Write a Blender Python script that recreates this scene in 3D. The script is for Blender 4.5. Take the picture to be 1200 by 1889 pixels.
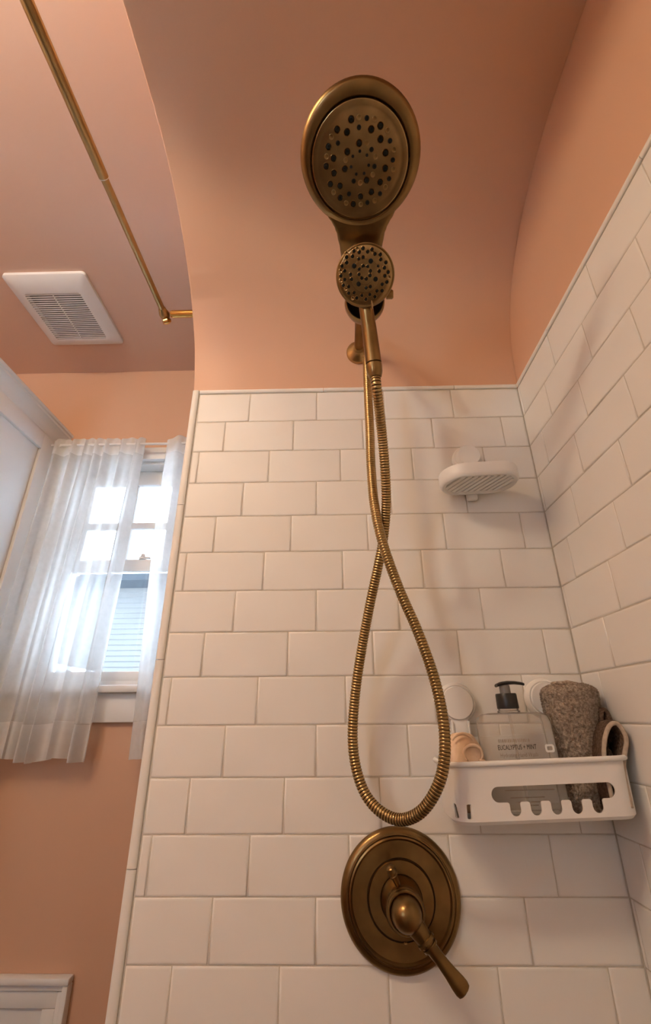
import bpy, bmesh, math, random
from mathutils import Vector, Matrix

for o in list(bpy.data.objects):
    bpy.data.objects.remove(o, do_unlink=True)
SC = bpy.context.scene
COL = SC.collection
random.seed(7)
Z0 = 1.88            # height of the upper edge of the tile field above the floor
XL, XR = -0.136, 0.6156   # free end of the plumbing wall, right-hand wall
ZC = 0.56            # room ceiling above the tile edge
YW = 0.55            # window wall


def W(x, y, z):
    return Vector((x, y, z + Z0))


# ------------------------------------------------------------------ camera
cam_d = bpy.data.cameras.new('camera')
cam = bpy.data.objects.new('camera', cam_d)
COL.objects.link(cam)
cam_d.sensor_fit = 'VERTICAL'
cam_d.sensor_height = 36.0
cam_d.lens = 36.0 * 845.445 / 1889.0
cam_d.clip_start = 0.01
_yaw, _pit, _rol = math.radians(-1.147), math.radians(24.095), math.radians(-0.379)
_f = Vector((math.sin(_yaw) * math.cos(_pit), math.cos(_yaw) * math.cos(_pit), math.sin(_pit)))
_r = Vector((math.cos(_yaw), -math.sin(_yaw), 0))
_u = _r.cross(_f)
_r2 = _r * math.cos(_rol) + _u * math.sin(_rol)
_u2 = -_r * math.sin(_rol) + _u * math.cos(_rol)
_m = Matrix((_r2, _u2, -_f)).transposed().to_4x4()
_m.translation = W(0.1896, -0.8573, -0.6882)
cam.matrix_world = _m
SC.camera = cam

# ------------------------------------------------------------------ world, lights, exposure
wd = bpy.data.worlds.new('overcast_sky')
SC.world = wd
wd.use_nodes = True
bg = wd.node_tree.nodes['Background']
bg.inputs[0].default_value = (0.66, 0.82, 1.0, 1)
bg.inputs[1].default_value = 13.0
SC.view_settings.view_transform = 'Standard'
SC.view_settings.look = 'None'
SC.view_settings.gamma = 1.0
SC.view_settings.use_curve_mapping = False
SC.view_settings.exposure = 0.0
SC.cycles.sample_clamp_indirect = 0.0   # keep the strong light that enters from outside

WARM = (1.0, 0.835, 0.595)
LAMPS = [  # two frosted bulbs of the ceiling fixture outside the frame (x, y, z, watts, radius)
    ('POINT', (-0.42, -1.02, 0.41), 14.7, 0.055),
    ('POINT', (-0.75, -1.02, 0.43), 14.7, 0.055),
]
for kind, loc, watt, rad in LAMPS:
    ld = bpy.data.lights.new('warm_lamp', 'AREA' if kind == 'DISK' else 'POINT')
    ld.energy = watt
    ld.color = WARM
    if kind == 'DISK':
        ld.shape = 'DISK'
        ld.size = rad * 2
    else:
        ld.shadow_soft_size = rad
    lo = bpy.data.objects.new('warm_lamp', ld)
    COL.objects.link(lo)
    lo.location = W(*loc)


# sun standing beside the house: lights the pale ground outside, grazes the facades
sun_d = bpy.data.lights.new('sun', 'SUN')
sun_d.energy = 200.0
sun_d.angle = 0.01
sun_d.color = (0.62, 0.80, 1.0)
sun = bpy.data.objects.new('sun', sun_d)
COL.objects.link(sun)
sun.rotation_euler = Vector((-0.70, 0.003, -0.72)).to_track_quat('-Z', 'Y').to_euler()


# ------------------------------------------------------------------ materials
def new_mat(name):
    m = bpy.data.materials.new(name)
    m.use_nodes = True
    nt = m.node_tree
    b = nt.nodes.get('Principled BSDF')
    return m, nt, b


def noise_col(nt, b, c0, c1, scale, detail=3.0, lo=0.35, hi=0.65, coord='Object'):
    tc = nt.nodes.new('ShaderNodeTexCoord')
    n = nt.nodes.new('ShaderNodeTexNoise')
    n.inputs['Scale'].default_value = scale
    n.inputs['Detail'].default_value = detail
    nt.links.new(tc.outputs[coord], n.inputs['Vector'])
    r = nt.nodes.new('ShaderNodeValToRGB')
    r.color_ramp.elements[0].position = lo
    r.color_ramp.elements[1].position = hi
    r.color_ramp.elements[0].color = (*c0, 1)
    r.color_ramp.elements[1].color = (*c1, 1)
    nt.links.new(n.outputs['Fac'], r.inputs['Fac'])
    nt.links.new(r.outputs['Color'], b.inputs['Base Color'])
    return tc, n


def add_bump(nt, b, scale, strength, dist=0.002, coord='Object'):
    tc = nt.nodes.new('ShaderNodeTexCoord')
    n = nt.nodes.new('ShaderNodeTexNoise')
    n.inputs['Scale'].default_value = scale
    n.inputs['Detail'].default_value = 3
    nt.links.new(tc.outputs[coord], n.inputs['Vector'])
    bp = nt.nodes.new('ShaderNodeBump')
    bp.inputs['Strength'].default_value = strength
    bp.inputs['Distance'].default_value = dist
    nt.links.new(n.outputs['Fac'], bp.inputs['Height'])
    nt.links.new(bp.outputs['Normal'], b.inputs['Normal'])


def mat_simple(name, c0, c1=None, rough=0.5, metal=0.0, scale=8.0, bump=None, spec=0.5, lo=0.35, hi=0.65):
    m, nt, b = new_mat(name)
    noise_col(nt, b, c0, c1 or c0, scale, lo=lo, hi=hi)
    b.inputs['Roughness'].default_value = rough
    b.inputs['Metallic'].default_value = metal
    b.inputs['Specular IOR Level'].default_value = spec
    if bump:
        add_bump(nt, b, *bump)
    return m


M = {}
M['paint'] = mat_simple('terracotta_paint', (0.65, 0.395, 0.265), (0.67, 0.41, 0.28), 0.52, scale=3.0, bump=(140, 0.06, 0.0005), spec=0.4)
M['ceiling_daylit'] = mat_simple('daylight_tinted_ceiling', (0.69, 0.475, 0.375), (0.71, 0.49, 0.39), 0.40, scale=3.0, bump=(140, 0.06, 0.0005), spec=0.6)  # wall paint made paler and pinker: window daylight put into the ceiling colour
M['tile'] = mat_simple('white_ceramic', (0.77, 0.755, 0.72), (0.80, 0.785, 0.755), 0.45, scale=5.0, bump=(6, 0.06, 0.002), spec=0.4)
M['grout'] = mat_simple('pale_grout', (0.52, 0.48, 0.42), (0.60, 0.56, 0.50), 0.9, scale=60, bump=(300, 0.3, 0.0005))
M['white_plastic'] = mat_simple('white_plastic', (0.78, 0.77, 0.75), (0.80, 0.79, 0.77), 0.35, scale=6)
M['fan_plastic'] = mat_simple('fan_plastic', (0.76, 0.76, 0.77), (0.79, 0.79, 0.80), 0.45, scale=6)
M['white_paint'] = mat_simple('white_gloss_paint', (0.76, 0.76, 0.76), (0.79, 0.79, 0.79), 0.35, scale=4, bump=(90, 0.08, 0.0006))
M['brass'] = mat_simple('antique_brass', (0.17, 0.105, 0.041), (0.28, 0.178, 0.073), 0.31, 1.0, scale=22, lo=0.3, hi=0.72)
M['brass_bright'] = mat_simple('lit_brass', (0.38, 0.265, 0.115), (0.46, 0.32, 0.145), 0.30, 1.0, scale=25)  # brighter copy of the brass; the hose's stronger light is in the colour
M['brass_dark'] = mat_simple('brass_seam', (0.055, 0.03, 0.012), (0.075, 0.04, 0.016), 0.6, 1.0, scale=30)
M['gold'] = mat_simple('polished_gold', (0.60, 0.36, 0.10), (0.68, 0.42, 0.13), 0.20, 1.0, scale=12)
M['face'] = mat_simple('brass_spray_face', (0.26, 0.17, 0.075), (0.42, 0.29, 0.135), 0.27, 1.0, scale=30, lo=0.3, hi=0.7)
M['rubber'] = mat_simple('black_rubber', (0.012, 0.013, 0.012), (0.02, 0.022, 0.02), 0.8, scale=20, spec=0.1)
M['black'] = mat_simple('black_plastic', (0.010, 0.010, 0.010), (0.014, 0.014, 0.014), 0.35, scale=20)
M['smoke'] = mat_simple('grey_plastic', (0.16, 0.15, 0.14), (0.19, 0.18, 0.17), 0.3, scale=20)
M['ink'] = mat_simple('grey_ink', (0.03, 0.025, 0.02), (0.04, 0.03, 0.025), 0.6, scale=20)
M['ink_pale'] = mat_simple('pale_ink', (0.30, 0.25, 0.20), (0.34, 0.28, 0.22), 0.6, scale=20)
M['towel'] = mat_simple('taupe_terry', (0.32, 0.245, 0.19), (0.62, 0.51, 0.41), 0.95, scale=260, bump=(500, 1.0, 0.004), spec=0.1)
M['cloth_dark'] = mat_simple('brown_terry', (0.085, 0.055, 0.038), (0.15, 0.10, 0.072), 0.95, scale=260, bump=(420, 1.0, 0.003), spec=0.1)
M['cloth_edge'] = mat_simple('grey_hem', (0.42, 0.35, 0.28), (0.50, 0.42, 0.34), 0.9, scale=200, spec=0.1)
M['sponge'] = mat_simple('peach_sponge', (0.74, 0.53, 0.36), (0.82, 0.62, 0.45), 0.7, scale=70, bump=(180, 0.35, 0.002), spec=0.3)
M['duct_shade'] = mat_simple('black_duct_shade', (0.008, 0.006, 0.005), (0.012, 0.009, 0.008), 0.8, scale=10)  # black stands in for the shade inside a deep duct
M['floor'] = mat_simple('floor_tile', (0.10, 0.095, 0.09), (0.14, 0.13, 0.12), 0.4, scale=5)
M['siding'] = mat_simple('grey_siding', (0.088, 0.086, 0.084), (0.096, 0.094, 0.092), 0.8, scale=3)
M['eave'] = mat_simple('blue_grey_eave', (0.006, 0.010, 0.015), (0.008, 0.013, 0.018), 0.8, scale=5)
M['roof'] = mat_simple('slate_roof', (0.09, 0.10, 0.11), (0.13, 0.14, 0.15), 0.85, scale=25)
M['lawn'] = mat_simple('pale_gravel', (0.46, 0.46, 0.46), (0.56, 0.56, 0.56), 0.9, scale=4)


def mat_glass(name, tint, gloss=0.08, rough=0.02):
    m = bpy.data.materials.new(name)
    m.use_nodes = True
    nt = m.node_tree
    nt.nodes.clear()
    out = nt.nodes.new('ShaderNodeOutputMaterial')
    tr = nt.nodes.new('ShaderNodeBsdfTransparent')
    tr.inputs[0].default_value = (*tint, 1)
    gl = nt.nodes.new('ShaderNodeBsdfGlossy')
    gl.inputs['Roughness'].default_value = rough
    fr = nt.nodes.new('ShaderNodeFresnel')
    fr.inputs['IOR'].default_value = 1.45
    mx = nt.nodes.new('ShaderNodeMixShader')
    nt.links.new(fr.outputs[0], mx.inputs[0])
    nt.links.new(tr.outputs[0], mx.inputs[1])
    nt.links.new(gl.outputs[0], mx.inputs[2])
    nt.links.new(mx.outputs[0], out.inputs[0])
    return m


M['pane'] = mat_glass('window_glass', (0.97, 0.98, 0.98))
M['liquid_bottle'] = mat_glass('clear_bottle', (0.975, 0.965, 0.95), rough=0.08)
_nt = M['liquid_bottle'].node_tree
_fr = [n for n in _nt.nodes if n.type == 'FRESNEL'][0]
_fr.inputs['IOR'].default_value = 1.22
_mx = [n for n in _nt.nodes if n.type == 'MIX_SHADER'][0]
_out = [n for n in _nt.nodes if n.type == 'OUTPUT_MATERIAL'][0]
_df = _nt.nodes.new('ShaderNodeBsdfDiffuse')
_df.inputs[0].default_value = (0.78, 0.74, 0.69, 1)
_m2 = _nt.nodes.new('ShaderNodeMixShader')
_m2.inputs[0].default_value = 0.22
_nt.links.new(_mx.outputs[0], _m2.inputs[1])
_nt.links.new(_df.outputs[0], _m2.inputs[2])
_nt.links.new(_m2.outputs[0], _out.inputs[0])


def mat_sheer(name, see, trans, weave=900):
    m = bpy.data.materials.new(name)
    m.use_nodes = True
    nt = m.node_tree
    nt.nodes.clear()
    out = nt.nodes.new('ShaderNodeOutputMaterial')
    tr = nt.nodes.new('ShaderNodeBsdfTransparent')
    di = nt.nodes.new('ShaderNodeBsdfDiffuse')
    tl = nt.nodes.new('ShaderNodeBsdfTranslucent')
    di.inputs[0].default_value = (0.86, 0.86, 0.86, 1)
    tl.inputs[0].default_value = (0.90, 0.90, 0.90, 1)
    m1 = nt.nodes.new('ShaderNodeMixShader')
    m1.inputs[0].default_value = trans
    nt.links.new(di.outputs[0], m1.inputs[1])
    nt.links.new(tl.outputs[0], m1.inputs[2])
    m2 = nt.nodes.new('ShaderNodeMixShader')
    tc = nt.nodes.new('ShaderNodeTexCoord')
    n = nt.nodes.new('ShaderNodeTexNoise')
    n.inputs['Scale'].default_value = 60
    mr = nt.nodes.new('ShaderNodeMapRange')
    mr.inputs[3].default_value = see - 0.05
    mr.inputs[4].default_value = see + 0.05
    nt.links.new(tc.outputs['Object'], n.inputs['Vector'])
    nt.links.new(n.outputs['Fac'], mr.inputs[0])
    nt.links.new(mr.outputs[0], m2.inputs[0])
    nt.links.new(m1.outputs[0], m2.inputs[1])
    nt.links.new(tr.outputs[0], m2.inputs[2])
    nt.links.new(m2.outputs[0], out.inputs[0])
    return m


M['sheer'] = mat_sheer('sheer_fabric', 0.46, 0.55)
M['sheer_double'] = mat_sheer('sheer_fabric_double', 0.28, 0.4)

# ------------------------------------------------------------------ object helpers
ORG = {}


def tag(o, label=None, cat=None, group=None, kind=None):
    if label:
        o['label'] = label
    if cat:
        o['category'] = cat
    if group:
        o['group'] = group
    if kind:
        o['kind'] = kind
    return o


def thing(name, base, label, cat, group=None, rot=(0, 0, 0)):
    o = bpy.data.objects.new(name, None)
    COL.objects.link(o)
    o.empty_display_size = 0.05
    o.location = base
    o.rotation_euler = rot
    ORG[o] = Vector(base)
    return tag(o, label, cat, group)


def link_mesh(name, me, parent, loc, rot=None):
    o = bpy.data.objects.new(name, me)
    COL.objects.link(o)
    o.parent = parent
    o.location = loc
    if rot is not None:
        o.rotation_mode = 'QUATERNION'
        o.rotation_quaternion = rot
    return o


def finish(me, mats, smooth):
    for mm in (mats if isinstance(mats, (list, tuple)) else [mats]):
        me.materials.append(M[mm])
    if smooth:
        me.polygons.foreach_set('use_smooth', [True] * len(me.polygons))
        if smooth != 'all':
            ang = math.radians(smooth if not isinstance(smooth, bool) else 40)
            me.set_sharp_from_angle(angle=ang)
    me.update()


def obj(name, bm, mats, parent=None, origin=None, smooth=40):
    """one mesh object; the bmesh is given in world space"""
    if parent is not None:
        base = ORG[parent]
        loc = Vector((0, 0, 0))
    else:
        base = Vector(origin) if origin is not None else Vector((0, 0, 0))
        loc = base
    bmesh.ops.translate(bm, verts=bm.verts, vec=-base)
    bmesh.ops.recalc_face_normals(bm, faces=bm.faces)
    me = bpy.data.meshes.new(name)
    bm.to_mesh(me)
    bm.free()
    finish(me, mats, smooth)
    o = link_mesh(name, me, parent, loc)
    ORG[o] = base
    return o


def struct(name, bm, mats, label=None, smooth=40):
    o = obj(name, bm, mats, None, None, smooth)
    o['kind'] = 'structure'
    if label:
        o['label'] = label
    return o


def B():
    return bmesh.new()


def box(bm, x0, x1, y0, y1, z0, z1, bev=0.0, seg=1):
    """box from rel. coordinates (z measured from the tile edge)"""
    vs = [bm.verts.new(W(x, y, z)) for x in (x0, x1) for y in (y0, y1) for z in (z0, z1)]
    q = [(0, 1, 3, 2), (4, 6, 7, 5), (0, 4, 5, 1), (2, 3, 7, 6), (0, 2, 6, 4), (1, 5, 7, 3)]
    fs = [bm.faces.new([vs[i] for i in f]) for f in q]
    if bev:
        es = list({e for f in fs for e in f.edges})
        bmesh.ops.bevel(bm, geom=es, offset=bev, segments=seg, affect='EDGES', profile=0.5, clamp_overlap=True)
    return bm


def ring_verts(bm, pts):
    return [bm.verts.new(p) for p in pts]


def bridge(bm, r0, r1, closed=True, mat=0):
    n = len(r0)
    for i in range(n if closed else n - 1):
        j = (i + 1) % n
        f = bm.faces.new((r0[i], r0[j], r1[j], r1[i]))
        f.material_index = mat


def frame_of(axis, hint=Vector((1, 0, 0))):
    n = Vector(axis).normalized()
    a = hint - n * hint.dot(n)
    if a.length < 1e-4:
        a = Vector((0, 1, 0)) - n * n.y
    a.normalize()
    return n, a, n.cross(a)


def lathe(bm, c, axis, prof, seg=32, cap0=True, cap1=True, mats=None, hint=Vector((1, 0, 0))):
    """prof: [(radius, height along axis)]"""
    n, a, b = frame_of(axis, hint)
    c = Vector(c)
    rings = []
    for r, h in prof:
        rings.append(ring_verts(bm, [c + n * h + (a * math.cos(t) + b * math.sin(t)) * max(r, 1e-5)
                                     for t in (2 * math.pi * k / seg for k in range(seg))]))
    for i in range(len(rings) - 1):
        bridge(bm, rings[i], rings[i + 1], True, mats[i] if mats else 0)
    if cap0:
        bm.faces.new(rings[0][::-1])
    if cap1:
        bm.faces.new(rings[-1])
    return bm


def catmull(pts, step):
    P = [Vector(p) for p in pts]
    P = [P[0] * 2 - P[1]] + P + [P[-1] * 2 - P[-2]]
    dense = []
    for i in range(1, len(P) - 2):
        for k in range(24):
            t = k / 24
            a, b_, c_, d = P[i - 1], P[i], P[i + 1], P[i + 2]
            dense.append(0.5 * ((2 * b_) + (c_ - a) * t + (2 * a - 5 * b_ + 4 * c_ - d) * t * t + (3 * b_ - a - 3 * c_ + d) * t ** 3))
    dense.append(P[-2])
    L = [0.0]
    for i in range(1, len(dense)):
        L.append(L[-1] + (dense[i] - dense[i - 1]).length)
    n = max(2, int(round(L[-1] / step)))
    out = []
    j = 0
    for k in range(n + 1):
        s = L[-1] * k / n
        while j < len(L) - 2 and L[j + 1] < s:
            j += 1
        t = (s - L[j]) / max(1e-9, L[j + 1] - L[j])
        out.append(dense[j].lerp(dense[j + 1], min(1, max(0, t))))
    return out


def tube(bm, pts, rad, seg=16, caps=True, matf=None):
    """swept circle with parallel transport; rad: number or list or function of the index"""
    pts = [Vector(p) for p in pts]
    n = len(pts)
    tan = []
    for i in range(n):
        a = pts[max(0, i - 1)]
        b_ = pts[min(n - 1, i + 1)]
        tan.append((b_ - a).normalized())
    _, u, v = frame_of(tan[0])
    rings = []
    for i in range(n):
        if i:
            u = (u - tan[i] * u.dot(tan[i])).normalized()
        v = tan[i].cross(u)
        r = rad(i) if callable(rad) else (rad[i] if isinstance(rad, (list, tuple)) else rad)
        rings.append(ring_verts(bm, [pts[i] + (u * math.cos(t) + v * math.sin(t)) * r
                                     for t in (2 * math.pi * k / seg for k in range(seg))]))
    for i in range(n - 1):
        bridge(bm, rings[i], rings[i + 1], True, matf(i) if matf else 0)
    if caps:
        bm.faces.new(rings[0][::-1])
        bm.faces.new(rings[-1])
    return bm


def prism(bm, poly, to3, d0, d1):
    """extrude a 2-D outline; to3(u, v, d) gives the point"""
    a = ring_verts(bm, [to3(u, v, d0) for u, v in poly])
    b_ = ring_verts(bm, [to3(u, v, d1) for u, v in poly])
    bridge(bm, a, b_)
    bm.faces.new(a[::-1])
    bm.faces.new(b_)
    return bm


def rrect(x0, x1, y0, y1, r, n=6):
    out = []
    for cx, cy, a0 in ((x1 - r, y1 - r, 0), (x0 + r, y1 - r, 90), (x0 + r, y0 + r, 180), (x1 - r, y0 + r, 270)):
        for k in range(n + 1):
            a = math.radians(a0 + 90 * k / n)
            out.append((cx + r * math.cos(a), cy + r * math.sin(a)))
    return out


def boolean_cut(bm, cutter_bms):
    """difference of closed meshes, evaluated at once; returns a new bmesh"""
    me = bpy.data.meshes.new('tmp')
    bm.to_mesh(me)
    bm.free()
    o = bpy.data.objects.new('tmp', me)
    COL.objects.link(o)
    tmp = [o]
    for cb in cutter_bms:
        bmesh.ops.recalc_face_normals(cb, faces=cb.faces)
        cm = bpy.data.meshes.new('tmpc')
        cb.to_mesh(cm)
        cb.free()
        co = bpy.data.objects.new('tmpc', cm)
        COL.objects.link(co)
        md = o.modifiers.new('b', 'BOOLEAN')
        md.operation = 'DIFFERENCE'
        md.solver = 'EXACT'
        md.object = co
        tmp.append(co)
    dg = bpy.context.evaluated_depsgraph_get()
    ev = o.evaluated_get(dg)
    res = bmesh.new()
    res.from_mesh(ev.to_mesh())
    ev.to_mesh_clear()
    for t in tmp:
        mm = t.data
        bpy.data.objects.remove(t, do_unlink=True)
        bpy.data.meshes.remove(mm)
    return res


# ------------------------------------------------------------------ setting: shell of the room
bm = B(); box(bm, -1.42, 0.75, -2.2, 0.70, -Z0 - 0.08, -Z0)
struct('floor', bm, 'floor')
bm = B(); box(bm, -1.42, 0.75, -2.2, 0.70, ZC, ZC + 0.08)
struct('ceiling', bm, 'ceiling_daylit')
bm = B(); box(bm, -1.42, -1.30, -2.2, 0.70, -Z0, ZC)
struct('wall_left', bm, 'paint')
VX0, VX1, VZ0, VZ1 = -1.20, -0.82, -0.62, 0.08   # opening of the added fill window, unseen behind the camera
bm = B()
box(bm, -1.30, VX0, -2.2, -2.1, -Z0, ZC)
box(bm, VX1, 0.75, -2.2, -2.1, -Z0, ZC)
box(bm, VX0, VX1, -2.2, -2.1, -Z0, VZ0)
box(bm, VX0, VX1, -2.2, -2.1, VZ1, ZC)
bmesh.ops.remove_doubles(bm, verts=bm.verts, dist=1e-5)
struct('wall_front', bm, 'paint')
bm = B(); box(bm, XL, XR, -1.68, -1.53, -Z0, ZC)
struct('wall_alcove', bm, 'tile')
bm = B(); box(bm, XR + 0.0035, 0.75, -2.1, 0.70, -Z0, ZC)
wall_right = struct('wall_right', bm, ['paint'])
bm = B(); box(bm, XR + 0.001, XR + 0.0036, -1.53, -1.062, -1.3226, 0.011); obj('tile_field', bm, 'tile', wall_right)
# plumbing wall with its free end at XL
bm = B(); box(bm, XL + 0.002, XR + 0.0035, 0.0045, 0.16, -Z0, ZC, 0.003, 2)
wall_back = struct('wall_back', bm, ['paint'])

# coved plaster ceiling over the bath
PL = [(0.006, -0.02), (0.003, 0.0), (-0.009, 0.052), (-0.024, 0.098), (-0.047, 0.140), (-0.088, 0.195), (-0.136, 0.242), (-0.190, 0.283), (-0.255, 0.318), (-0.322, 0.341), (-0.399, 0.352), (-0.474, 0.355), (-0.60, 0.356), (-1.0, 0.356), (-1.54, 0.356)]
PR = [(0.006, -0.02), (0.003, 0.0), (-0.002, 0.060), (-0.009, 0.116), (-0.027, 0.168), (-0.055, 0.220), (-0.095, 0.268), (-0.145, 0.308), (-0.200, 0.339), (-0.270, 0.364), (-0.356, 0.382), (-0.44, 0.388), (-0.60, 0.389), (-1.0, 0.389), (-1.54, 0.389)]


def smooth_profile(P):
    return [(p.x, p.y) for p in catmull([(y, z, 0) for y, z in P], 0.012)]


def resample(P, n):
    v = catmull([(y, z, 0) for y, z in P], 0.004)
    return [v[int(round(k * (len(v) - 1) / (n - 1)))] for k in range(n)]


NP = 90
# denser near the bend: resample by index of the control polygon instead of by length
def prof_interp(P):
    out = []
    Q = [Vector((y, z, 0)) for y, z in P]
    E_ = [Q[0] * 2 - Q[1]] + Q + [Q[-1] * 2 - Q[-2]]
    for i in range(1, len(E_) - 2):
        for k in range(5):
            t = k / 5
            a, b_, c_, d = E_[i - 1], E_[i], E_[i + 1], E_[i + 2]
            out.append(0.5 * ((2 * b_) + (c_ - a) * t + (2 * a - 5 * b_ + 4 * c_ - d) * t * t + (3 * b_ - a - 3 * c_ + d) * t ** 3))
    out.append(Q[-1])
    return out


pl, pr = prof_interp(PL), prof_interp(PR)
bm = B()
cols = []
xs = [XL, XL + 0.0015, XL + 0.004] + [XL + 0.004 + (XR + 0.003 - XL - 0.004) * k / 8 for k in range(1, 9)]
for i, x in enumerate(xs):
    t = (x - XL) / (XR - XL)
    lift = (0.004, 0.0012, 0.0)[i] if i < 3 else 0.0
    col = []
    for a, b_ in zip(pl, pr):
        p = a.lerp(b_, t)
        # the plaster edge is eased: points move a little into the wall
        col.append(bm.verts.new(W(x, p.x + lift * (1 if p.y < 0.25 else 0.3), p.y + lift * (0.2 if p.y < 0.1 else 1))))
    top1 = bm.verts.new(W(x, -1.54, ZC))
    top0 = bm.verts.new(W(x, 0.006, ZC))
    cols.append(col + [top1, top0])
for i in range(len(cols) - 1):
    bridge(bm, cols[i], cols[i + 1], True)
bm.faces.new(cols[0]); bm.faces.new(cols[-1][::-1])
struct('ceiling_alcove', bm, 'paint', smooth=35)

# window wall with its opening
WX0, WX1, WZ0, WZ1 = -0.735, -0.19, -0.60, 0.150
bm = B()
box(bm, -1.30, WX0, YW, 0.68, -Z0, ZC)
box(bm, WX1, XR + 0.0035, YW, 0.68, -Z0, ZC)
box(bm, WX0, WX1, YW, 0.68, -Z0, WZ0)
box(bm, WX0, WX1, YW, 0.68, WZ1, ZC)
bmesh.ops.remove_doubles(bm, verts=bm.verts, dist=1e-5)
struct('wall_window', bm, 'paint')

# ------------------------------------------------------------------ tiles
TP, TH, GR = 0.154, 0.0778, 0.0017
NROW = 17
_tile_cache = {}


def tile_mesh(w, h):
    key = (round(w, 4), round(h, 4))
    if key in _tile_cache:
        return _tile_cache[key]
    bm = B()
    hw, hh = w / 2, h / 2
    lay = [(0, 0, -0.005), (0, 0, -0.0011), (0.0011, 0.0011, -0.0002), (0.0036, 0.0036, 0.0)]
    rings = []
    for ix, iy, z in lay:
        ix = min(ix, hw * 0.4)
        rings.append(ring_verts(bm, [(sx * (hw - ix), sy * (hh - iy), z) for sx, sy in ((-1, -1), (1, -1), (1, 1), (-1, 1))]))
    for i in range(3):
        bridge(bm, rings[i], rings[i + 1])
    bm.faces.new(rings[-1])
    bmesh.ops.recalc_face_normals(bm, faces=bm.faces)
    me = bpy.data.meshes.new('tile')
    bm.to_mesh(me)
    bm.free()
    finish(me, 'tile', 60)
    _tile_cache[key] = me
    return me


Q_BACK = Matrix.Rotation(math.pi / 2, 3, 'X').to_quaternion()
Q_RIGHT = (Matrix.Rotation(-math.pi / 2, 3, 'Z') @ Matrix.Rotation(math.pi / 2, 3, 'X')).to_quaternion()


def lay_tile(parent, me, p, q):
    o = link_mesh('tile', me, parent, p, None)
    jit = Matrix.Rotation(random.uniform(-0.0035, 0.0035), 3, 'X') @ Matrix.Rotation(random.uniform(-0.0025, 0.0025), 3, 'Y')
    o.rotation_mode = 'QUATERNION'
    o.rotation_quaternion = q @ jit.to_quaternion()
    return o


# grout beds
bm = B(); box(bm, XL + 0.016, XR + 0.0034, 0.0012, 0.0046, -NROW * TH, 0.001)
obj('grout_bed', bm, 'grout', wall_back)
bm = B(); box(bm, XR + 0.0012, XR + 0.0036, -1.06, 0.0012, -NROW * TH, 0.001)
obj('grout_bed', bm, 'grout', wall_right)
X_FIELD0 = -0.1185
for r_ in range(NROW):
    zc_ = -(r_ + 0.5) * TH
    j = [n * TP - r_ * TP / 3 for n in range(-2, 16)]
    cuts = [X_FIELD0] + [x for x in j if X_FIELD0 + 0.006 < x < XR - 0.006] + [XR + GR * 0.2]
    for a, b_ in zip(cuts, cuts[1:]):
        w = b_ - a - GR
        lay_tile(wall_back, tile_mesh(w, TH - GR), W((a + b_) / 2, 0.0, zc_), Q_BACK)
    j = [-0.111 - (7 - r_) * TP / 3 + m * TP for m in range(-12, 12)]
    cuts = [-1.06] + [y for y in j if -1.05 < y < -0.006] + [-0.0008]
    for a, b_ in zip(cuts, cuts[1:]):
        w = b_ - a - GR
        lay_tile(wall_right, tile_mesh(w, TH - GR), W(XR, (a + b_) / 2, zc_), Q_RIGHT)


def pencil(parent, p0, p1, out, wdir, w, h):
    """quarter-round trim tile from p0 to p1"""
    p0, p1, out, wdir = Vector(p0), Vector(p1), Vector(out), Vector(wdir)
    prof = [(0, -0.004), (0, 0.000)]
    for k in range(7):
        t = math.pi * k / 6
        prof.append((w / 2 - w / 2 * math.cos(t), h * math.sin(t)))
    prof += [(w, -0.004)]
    bm = B()
    a = ring_verts(bm, [p0 + wdir * u + out * v for u, v in prof])
    b_ = ring_verts(bm, [p1 + wdir * u + out * v for u, v in prof])
    bridge(bm, a, b_)
    bm.faces.new(a[::-1]); bm.faces.new(b_)
    return obj('trim_tile', bm, 'tile', parent, smooth=50)


zz = [0.011, -0.2843, -0.592, -0.899, -1.206, -NROW * TH]
for a, b_ in zip(zz, zz[1:]):
    pencil(wall_back, W(XL, 0.0, a - 0.0006), W(XL, 0.0, b_ + 0.0006), (0, -1, 0), (1, 0, 0), 0.0155, 0.0035)
xx = [XL + 0.0165, 0.1693, 0.4710, XR]
for a, b_ in zip(xx, xx[1:]):
    pencil(wall_back, W(a + 0.0006, 0.0, 0.0012), W(b_ - 0.0006, 0.0, 0.0012), (0, -1, 0), (0, 0, 1), 0.0105, 0.003)
yy = [-0.002, -0.17, -0.475, -0.78, -1.06]
for a, b_ in zip(yy, yy[1:]):
    pencil(wall_right, W(XR, a - 0.0006, 0.0012), W(XR, b_ + 0.0006, 0.0012), (-1, 0, 0), (0, 0, 1), 0.0105, 0.003)

# ------------------------------------------------------------------ window
bm = B(); box(bm, WX0, WX0 + 0.02, YW + 0.002, 0.68, WZ0, WZ1); box(bm, WX1 - 0.02, WX1, YW + 0.002, 0.68, WZ0, WZ1)
box(bm, WX0 + 0.02, WX1 - 0.02, YW + 0.002, 0.68, WZ1 - 0.012, WZ1); box(bm, WX0 + 0.02, WX1 - 0.02, YW + 0.002, 0.69, WZ0, WZ0 + 0.012)
win = struct('window_1', bm, 'white_paint')
ORG[win] = Vector((0, 0, 0))


def wpart(name, x0, x1, y0, y1, z0, z1, bev=0.003, mat='white_paint', parent=None):
    bm = B(); box(bm, x0, x1, y0, y1, z0, z1, bev, 2)
    return obj(name, bm, mat, parent or win)


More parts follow.
